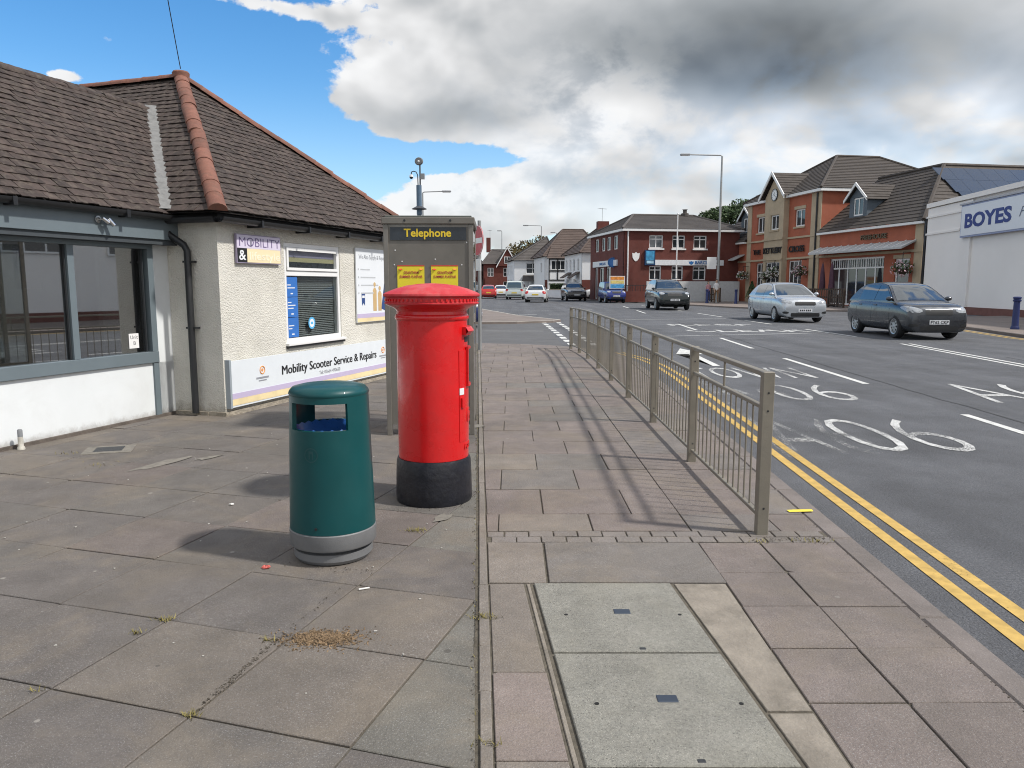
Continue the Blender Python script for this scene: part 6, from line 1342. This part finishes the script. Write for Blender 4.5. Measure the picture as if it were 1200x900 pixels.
    for s_ in (-1, 1):
        for a, b_ in zip(pil, pil[1:]):
            xa, xb = a * K - .012, b_ * K + .012; g = MB(); cols = 12; ok = []
            for k in range(cols + 1):
                xx = xa + (xb - xa) * k / cols; zt = min(zrail(xx) - .085 * kz, top - .10 * kz); zb_ = belt + .025
                if zt < zb_ + .02: continue
                ok.append([(xx, s_ * (wz(zb_ + (zt - zb_) * j / 4) + .006), zb_ + (zt - zb_) * j / 4) for j in range(5)])
            for c0, c1 in zip(ok, ok[1:]):
                for j in range(4): g.quad(c0[j], c1[j], c1[j + 1], c0[j + 1])
            if g.v: g.build('side_window', M_cglass, o, smooth=60)
    # conforming trim: cast rays on the body
    def hit(p, d):
        r = tree_.ray_cast(Vector(p), Vector(d)); return r[0], r[1]
    def patch(nm, m_, pts, org, d, right, up, off=.006, rings=3, parent=None):
        org, d, right, up = Vector(org), Vector(d).normalized(), Vector(right), Vector(up); n_ = len(pts); cx = sum(p[0] for p in pts) / n_; cy = sum(p[1] for p in pts) / n_
        V = []; 
        for k in range(rings + 1):
            for (a, b_) in (pts if k else [(cx, cy)]):
                t = k / rings; q = org + right * (cx + (a - cx) * t) + up * (cy + (b_ - cy) * t) - d * 2; h, nn = hit(q, d)
                V.append(None if h is None else h + nn * off * (1 if nn.dot(d) < 0 else -1))
        F = []
        for i in range(n_): F.append((0, 1 + i, 1 + (i + 1) % n_))
        for k in range(rings - 1):
            for i in range(n_): j = (i + 1) % n_; F.append((1 + k * n_ + i, 1 + k * n_ + n_ + i, 1 + k * n_ + n_ + j, 1 + k * n_ + j))
        F = [f for f in F if all(V[i] is not None for i in f)]
        if not F: return None
        V = [v if v is not None else Vector((0, 0, .5)) for v in V]; bb__ = MB(); bb__.add(V, F); return bb__.build(nm, m_, parent or o, smooth=60)
    def rr(x0, x1, z0, z1, k=.3, n=5):
        w, h = (x1 - x0), (z1 - z0); r = min(w, h) * k; out = []
        for cx, cz, a in ((x1 - r, z1 - r, 0), (x0 + r, z1 - r, 90), (x0 + r, z0 + r, 180), (x1 - r, z0 + r, 270)):
            for i in range(n): t = radians(a + 90 * i / (n - 1)); out.append((cx + r * cos(t), cz + r * sin(t)))
        return out
    Fd = (-1, 0, 0); Rd = (1, 0, 0); zt = kz
    nose = .815 if kind in ('hatch',) else (.95 if kind != 'van' else .86); nose *= kz
    # front
    patch('grille', M_trim, rr(-.36 * hw * 1.2, .36 * hw * 1.2, nose - .19, nose - .055), (K, 0, 0), Fd, (0, 1, 0), (0, 0, 1))
    patch('grille_bar', M_rim, rr(-.36 * hw * 1.2, .36 * hw * 1.2, nose - .05, nose - .034), (K, 0, 0), Fd, (0, 1, 0), (0, 0, 1), .008)
    patch('lower_grille', M_trim, rr(-.60 * hw, .60 * hw, .225 * zt + (.12 if kind != 'hatch' else 0), .36 * zt + (.12 if kind != 'hatch' else 0), .25), (K, 0, 0), Fd, (0, 1, 0), (0, 0, 1))
    if black_bumper: patch('bumper_strip', M_trim, rr(-.80 * hw, .80 * hw, .215 * zt, .235 * zt + .14), (K, 0, 0), Fd, (0, 1, 0), (0, 0, 1), .009)
    for s_ in (-1, 1):
        dd = Vector((-1, -s_ * .75, -.12)).normalized(); rt = Vector((-dd.y, dd.x, 0)).normalized() * (1 if s_ > 0 else 1); cpos = (K * .90, s_ * hw * .76, nose - .05)
        hs2 = 1.25 if kind == 'hatch' else .85
        patch('headlight', lampm or M_lens, [(s_ * a * hs2, b_ * (1.15 if kind == 'hatch' else .9)) for a, b_ in ((-.27, .075), (-.22, .095), (-.12, .09), (0, .07), (.10, .045), (.19, .005), (.20, -.04), (.15, -.07), (.03, -.08), (-.08, -.055), (-.18, .0), (-.25, .05))][::s_], cpos, dd, rt, (0, 0, 1), .008)
        patch('fog_lamp_recess', M_trim, [(a * .12, b_ * .045) for a, b_ in ((cos(t), sin(t)) for t in [2 * pi * k / 14 for k in range(14)])], (K * .93, s_ * hw * .72, .36 * zt + (.1 if kind != 'hatch' else 0)), dd, rt, (0, 0, 1), .007)
        # rear lamps
        dr = Vector((1, -s_ * .65, -.05)).normalized(); r2 = Vector((-dr.y, dr.x, 0)).normalized()
        patch('rear_lamp', M_rlens, [(a * .15, b_ * .13) for a, b_ in ((cos(t), sin(t)) for t in [2 * pi * k / 16 for k in range(16)])], (-K * .95, s_ * hw * .80, D['belt'] * kz - .13), dr, r2, (0, 0, 1), .01)
        # mirrors, handles, seams, sill
        mx = D['side'][0] * K - .10; mb_ = MB(); mb_.ball((mx, s_ * (hw * .97), belt + .07), (.075, .105, .065), 12, 8); mb_.tube((mx - .01, s_ * hw * .84, belt + .03), (mx, s_ * hw * .93, belt + .05), .022, n=8); mb_.build('door_mirror', pm if not black_bumper else M_trim, o, smooth=60)
        for xx in ([D['pill'][0], D['pill'][1], D['side'][0] * .93] if not vanpanel else [D['pill'][0], D['side'][0] * .9]):
            g = MB(); col = []
            for k in range(9):
                z = (.26 + (D['belt'] - .03 - .26) * k / 8) * kz; xo = xx * K - (.10 * (1 - k / 8) * (1 if xx < -.5 else 0)) * 0
                h, nn = hit((xo, s_ * 3, z), (0, -s_, 0)); h2, n2 = hit((xo + .012, s_ * 3, z), (0, -s_, 0))
                if h and h2: col.append((h + Vector((0, s_ * .002, 0)), h2 + Vector((0, s_ * .002, 0))))
            for c0, c1 in zip(col, col[1:]): g.quad(c0[0], c0[1], c1[1], c1[0])
            if g.v: g.build('door_seam', M_trim, o)
        for xx in ((D['pill'][0] + .10, D['pill'][1] + .12) if not vanpanel else (D['pill'][0] + .1,)):
            h, nn = hit((xx * K, s_ * 3, belt - .12), (0, -s_, 0))
            if h: hb = MB(); hb.cbox(h.x - .09, h.x + .09, h.y - .02, h.y + .02, h.z - .016, h.z + .016, .008); hb.build('door_handle', pm, o)
        patch('sill_trim', M_trim, rr(D['axle'][1] * K + wr * 1.25, D['axle'][0] * K - wr * 1.25, .19 * kz + (.1 if kind in ('suv', 'boxy') else 0), .25 * kz + (.1 if kind in ('suv', 'boxy') else 0), .3), (0, s_ * hw, 0), (0, -s_, 0), (1, 0, 0), (0, 0, 1), .006)
    h, nn = hit((3 * K, 0, .46 * kz), Fd)
    pf = MB(); xz = (h.x if h else K) + .012; pz_ = (.40 if kind == 'hatch' else .50) * kz; h2, _ = hit((3 * K, 0, pz_ + .05), Fd); xz = max(xz, (h2.x if h2 else K) + .012)
    pf.bb(xz - .03, xz, -.26, .26, pz_, pz_ + .115); fp_ = pf.build('front_plate', M_plw, o)
    if plate: 
        t = put('plate_text', text_mesh(plate, 1, .02, .004, M_bkp, 0, 'CENTER'), fp_, (xz + .003, 0, pz_ + .02), rot=(pi / 2, 0, pi / 2)); ex = max(v.co.x for v in t.data.vertices) - min(v.co.x for v in t.data.vertices); t.scale = (.47 / ex, .075 / .69, .2)
    else:
        for k in range(6): MB().bb(xz + .001, xz + .004, -.21 + k * .07 + (.02 if k > 2 else 0), -.165 + k * .07 + (.02 if k > 2 else 0), pz_ + .028, pz_ + .088).build('plate_mark', M_bkp, fp_)
    h, _ = hit((-3 * K, 0, .62 * kz), Rd); xr = (h.x if h else -K) - .012; MB().bb(xr, xr + .03, -.26, .26, .60 * kz, .60 * kz + .115).build('rear_plate', M_ply, o)
    patch('rear_bumper_strip', M_trim, rr(-.78 * hw, .78 * hw, .33 * kz + (.05 if kind != 'hatch' else 0), .45 * kz + (.05 if kind != 'hatch' else 0)), (-K, 0, 0), Rd, (0, 1, 0), (0, 0, 1), .006)
    # floor and wheels
    MB().bb(-K * .8, K * .8, -hw * .60, hw * .60, .17 * kz, .5 * kz).build('underside', M_under, o)
    for px in (-.35, .30): MB().cbox(K * D['side'][0] * .55 - .1 + px * 0, K * D['side'][0] * .55 + .02, -hw * .5 + (hw * .55 if px > 0 else 0), -hw * .05 + (hw * .55 if px > 0 else 0), .6 * kz, belt + .22, .04).build('front_seat', M_trim, o) if False else None
    key = (round(wr, 3), spokes, (rimm or M_rim).name)
    if key not in _rim:
        ty = MB(); ty.lathe([(wr * .64, -.09), (wr * .66, -.098), (wr * .93, -.098), (wr, -.07), (wr, .07), (wr * .93, .098), (wr * .66, .098), (wr * .64, .09)], 32); ty.tr(Matrix.Rotation(-pi / 2, 4, 'X'))
        rm_ = MB(); rm_.lathe([(wr * .56, .075), (wr * .58, .092), (wr * .66, .100), (wr * .67, .092), (wr * .655, -.09)], 32); 
        for k in range(spokes):
            a = 2 * pi * k / spokes; rm_.box((cos(a) * wr * .34, sin(a) * wr * .34, .078), (wr * .56, wr * .16, .02), Matrix.Rotation(a, 3, 'Z'))
        rm_.lathe([(0, .095), (wr * .13, .092), (wr * .17, .08), (wr * .17, .05)], 16); rm_.tr(Matrix.Rotation(-pi / 2, 4, 'X'))
        dk_ = MB(); dk_.lathe([(0, .045), (wr * .64, .045)], 24); dk_.tr(Matrix.Rotation(-pi / 2, 4, 'X'))  # black backing disc standing in for the dark behind the spokes
        _rim[key] = (ty.mesh('wheel', M_tyre, 40), rm_.mesh('rim', rimm or M_rim, 40), dk_.mesh('dark_wheel_back', M_under))
    A_, B_, C_ = _rim[key]
    for ax in D['axle']:
        for s_ in (-1, 1):
            w = put('wheel', A_, o, (ax * K, s_ * (hw - .115), wr), rz=0 if s_ > 0 else pi); put('rim', B_, w); put('dark_wheel_back', C_, w)
    if kind in ('suv', 'boxy'):
        for s_ in (-1, 1): MB().tube((-.05 * K, s_ * hw * .60, top + .03), (-.75 * K, s_ * hw * .60, top + .02), .02, n=6).build('roof_rail', M_trim, o)
    return o
GC = 'cars coming towards the camera'; GA_ = 'vehicles driving away up the street'
P_slate = paint('paint_slate', (.042, .047, .055), .5, .28); P_silv = paint('paint_silver', (.46, .49, .52), .55, .3); P_blkg = paint('paint_black_green', (.008, .014, .014), .3, .2); P_blue = paint('paint_blue', (.012, .03, .20), .2, .3); P_blk = paint('paint_black', (.010, .011, .013), .2, .22); P_wh = paint('paint_white', (.70, .71, .71), .0, .3); P_red = paint('paint_red', (.52, .02, .015), .1, .3); P_navy = paint('paint_navy', (.012, .022, .12), .2, .3); P_pale = paint('paint_white_green', (.62, .68, .65), .0, .3)
car('dark slate hatchback nearest the camera before the white store', 'hatch', 11.45, 22.1, -91, 4.0, 1.68, 1.56, P_slate, GC, plate='FT62 CKP', black_bumper=False, spokes=9)
car('silver hatchback before the orange brick pub', 'hatch', 11.2, 31.0, -90, 4.42, 1.83, 1.56, P_silv, GC, spokes=10)
car('black four-by-four with lit windscreen before the brick bank', 'suv', 9.05, 44.2, -90, 4.67, 1.90, 1.74, P_blkg, GC, spokes=5)
car('bright blue boxy small four-by-four behind the black one', 'boxy', 8.05, 61.0, -85, 3.6, 1.62, 1.70, P_blue, GC, spokes=5)
car('black crossover car before the white houses', 'suv', 5.65, 69.5, -86, 4.6, 1.90, 1.68, P_blk, GC, spokes=5)
car('white panel van half hidden behind the blue car', 'van', 9.2, 75.5, 183, 4.4, 1.8, 1.82, P_wh, 'vans in the street', name='van', cat='van', vanpanel=True, spokes=6)
car('white hatchback driving away with red rear lamps', 'hatch', 2.1, 63.5, 84, 4.05, 1.78, 1.46, P_wh, GA_, spokes=7)
car('pale van driving away left of the white hatchback', 'van', .45, 76.5, 84, 4.4, 1.82, 1.84, P_pale, GA_, name='van', cat='van', spokes=6)
car('red hatchback driving away farthest up the street', 'hatch', -2.55, 82, 92, 4.1, 1.75, 1.46, P_red, GA_, spokes=7)
car('white car beside the red hatchback in the distance', 'hatch', -1.35, 89, 92, 4.2, 1.78, 1.45, P_wh, GA_, spokes=7)
car('navy blue car waiting in the side road behind the kiosk', 'hatch', -3.05, 26.4, 2, 4.0, 1.74, 1.47, P_navy, 'car in the side road', spokes=7)
car('dark car half hidden behind the kiosk edge in the distance', 'hatch', -4.6, 92, -88, 4.2, 1.78, 1.45, P_blk, GC, spokes=7)

# ================================================================ PEOPLE
M_skin = mat('skin', (.50, .32, .23), .6, var=.05)
def person(label, x, y, rz, h, topm, legm, shoem, hairm, stride=.12, bag=False, longhair=False):
    k = h / 1.75; o = thing('person', label, 'person', (x, y, gz(y) + .002), radians(rz), 'people walking by the pub')
    J = [(0, 0, .96, .15, .105), (0, 0, 1.16, .145, .10), (0, 0, 1.38, .17, .105), (0, 0, 1.47, .10, .08), (0, 0, 1.53, .055, .055), (0, -.01, 1.60, .075, .085), (0, -.01, 1.69, .078, .095), (0, -.005, 1.745, .05, .06)]
    E = [(0, 1), (1, 2), (2, 3), (3, 4), (4, 5), (5, 6), (6, 7)]
    for s_ in (-1, 1):
        i = len(J); f = s_ * stride
        J += [(s_ * .09, 0, .90, .088, .09), (s_ * .10, -f * .55, .50, .056, .06), (s_ * .10, -f * .6 + (.08 if s_ < 0 else 0), .10, .038, .042), (s_ * .105, -f * .6 - .03 + (.08 if s_ < 0 else 0), .045, .042, .05), (s_ * .11, -f * .6 - .14 + (.08 if s_ < 0 else 0), .035, .038, .03)]
        E += [(0, i), (i, i + 1), (i + 1, i + 2), (i + 2, i + 3), (i + 3, i + 4)]
        i = len(J); J += [(s_ * .17, 0, 1.40, .055, .055), (s_ * .215, .02 + f * .3, 1.14, .042, .042), (s_ * .225, -.05 + f * .9, .90, .032, .032), (s_ * .225, -.075 + f * 1.0, .80, .030, .018)]
        E += [(2, i), (i, i + 1), (i + 1, i + 2), (i + 2, i + 3)]
        for q in range(4): i2 = len(J); J.append((s_ * (.222), -.055 - q * .016 + f, .735 + abs(q - 1.5) * .006, .008, .008)); E.append((i + 3, i2))
        i2 = len(J); J.append((s_ * .195, -.10 + f, .79, .008, .008)); E.append((i + 3, i2))
    me = bpy.data.meshes.new('body'); me.from_pydata([(a * k, b * k, c * k) for a, b, c, *_ in J], E, []); ob = bpy.data.objects.new('body', me); COL.objects.link(ob)
    ob.modifiers.new('skin', 'SKIN'); 
    for v, j in zip(me.skin_vertices[0].data, J): v.radius = (j[3] * k, j[4] * k)
    me.skin_vertices[0].data[0].use_root = True; sb = ob.modifiers.new('s', 'SUBSURF'); sb.levels = sb.render_levels = 1
    dg = bpy.context.evaluated_depsgraph_get(); dg.update(); m2 = bpy.data.meshes.new_from_object(ob.evaluated_get(dg)); ob.modifiers.clear(); ob.data = m2; ob.parent = o
    m2.materials.clear()
    for mm in (M_skin, topm, legm, shoem): m2.materials.append(mm)
    for p in m2.polygons:
        c = p.center / k; arm = abs(c.x) > .165
        p.material_index = 3 if c.z < .085 else (2 if c.z < .98 and not arm else (1 if c.z < 1.49 and not (arm and c.z < 1.12) else 0))
    m2.shade_smooth()
    hb = MB(); hb.ball((0, .022 * k, 1.705 * k), (.088 * k, .098 * k, .088 * k), 14, 10)
    if longhair: hb.ball((0, .065 * k, 1.58 * k), (.075 * k, .05 * k, .14 * k), 12, 8)
    hb.build('hair', hairm, o, smooth=80)
    fc = MB(); fc.add([(-.014 * k, -.098 * k, 1.605 * k), (.014 * k, -.098 * k, 1.605 * k), (0, -.122 * k, 1.61 * k), (0, -.098 * k, 1.655 * k)], [(0, 1, 2), (0, 2, 3), (1, 3, 2)]); fc.build('nose', M_skin, o)
    for s_ in (-1, 1): e_ = MB(); e_.ball((s_ * .033 * k, -.098 * k, 1.655 * k), .009 * k, 8, 6); e_.build('eye', M_bkp, o); e_ = MB(); e_.ball((s_ * .082 * k, -.005 * k, 1.635 * k), (.012 * k, .02 * k, .028 * k), 8, 6); e_.build('ear', M_skin, o)
    e_ = MB(); e_.ball((0, -.097 * k, 1.575 * k), (.022 * k, .006 * k, .006 * k), 8, 5); e_.build('mouth', mat('lips', (.38, .14, .12), .6), o)
    return o
person('person in a pink patterned top and blue jeans walking by the pub', 15.02, 57.9, 10, 1.62, mat('pink_top', (.48, .24, .26), .8, var=.5, vscale=14), mat('blue_jeans', (.03, .05, .13), .8), mat('shoe_dark', (.5, .48, .46), .6), mat('hair_brown', (.06, .035, .02), .7), longhair=True)
person('person in a white shirt and brown trousers walking by the pub', 15.45, 57.2, 5, 1.74, mat('white_shirt', (.72, .71, .70), .8), mat('brown_trousers', (.20, .115, .06), .8), mat('shoe_brown', (.04, .03, .025), .6), mat('hair_dark', (.03, .022, .018), .7))
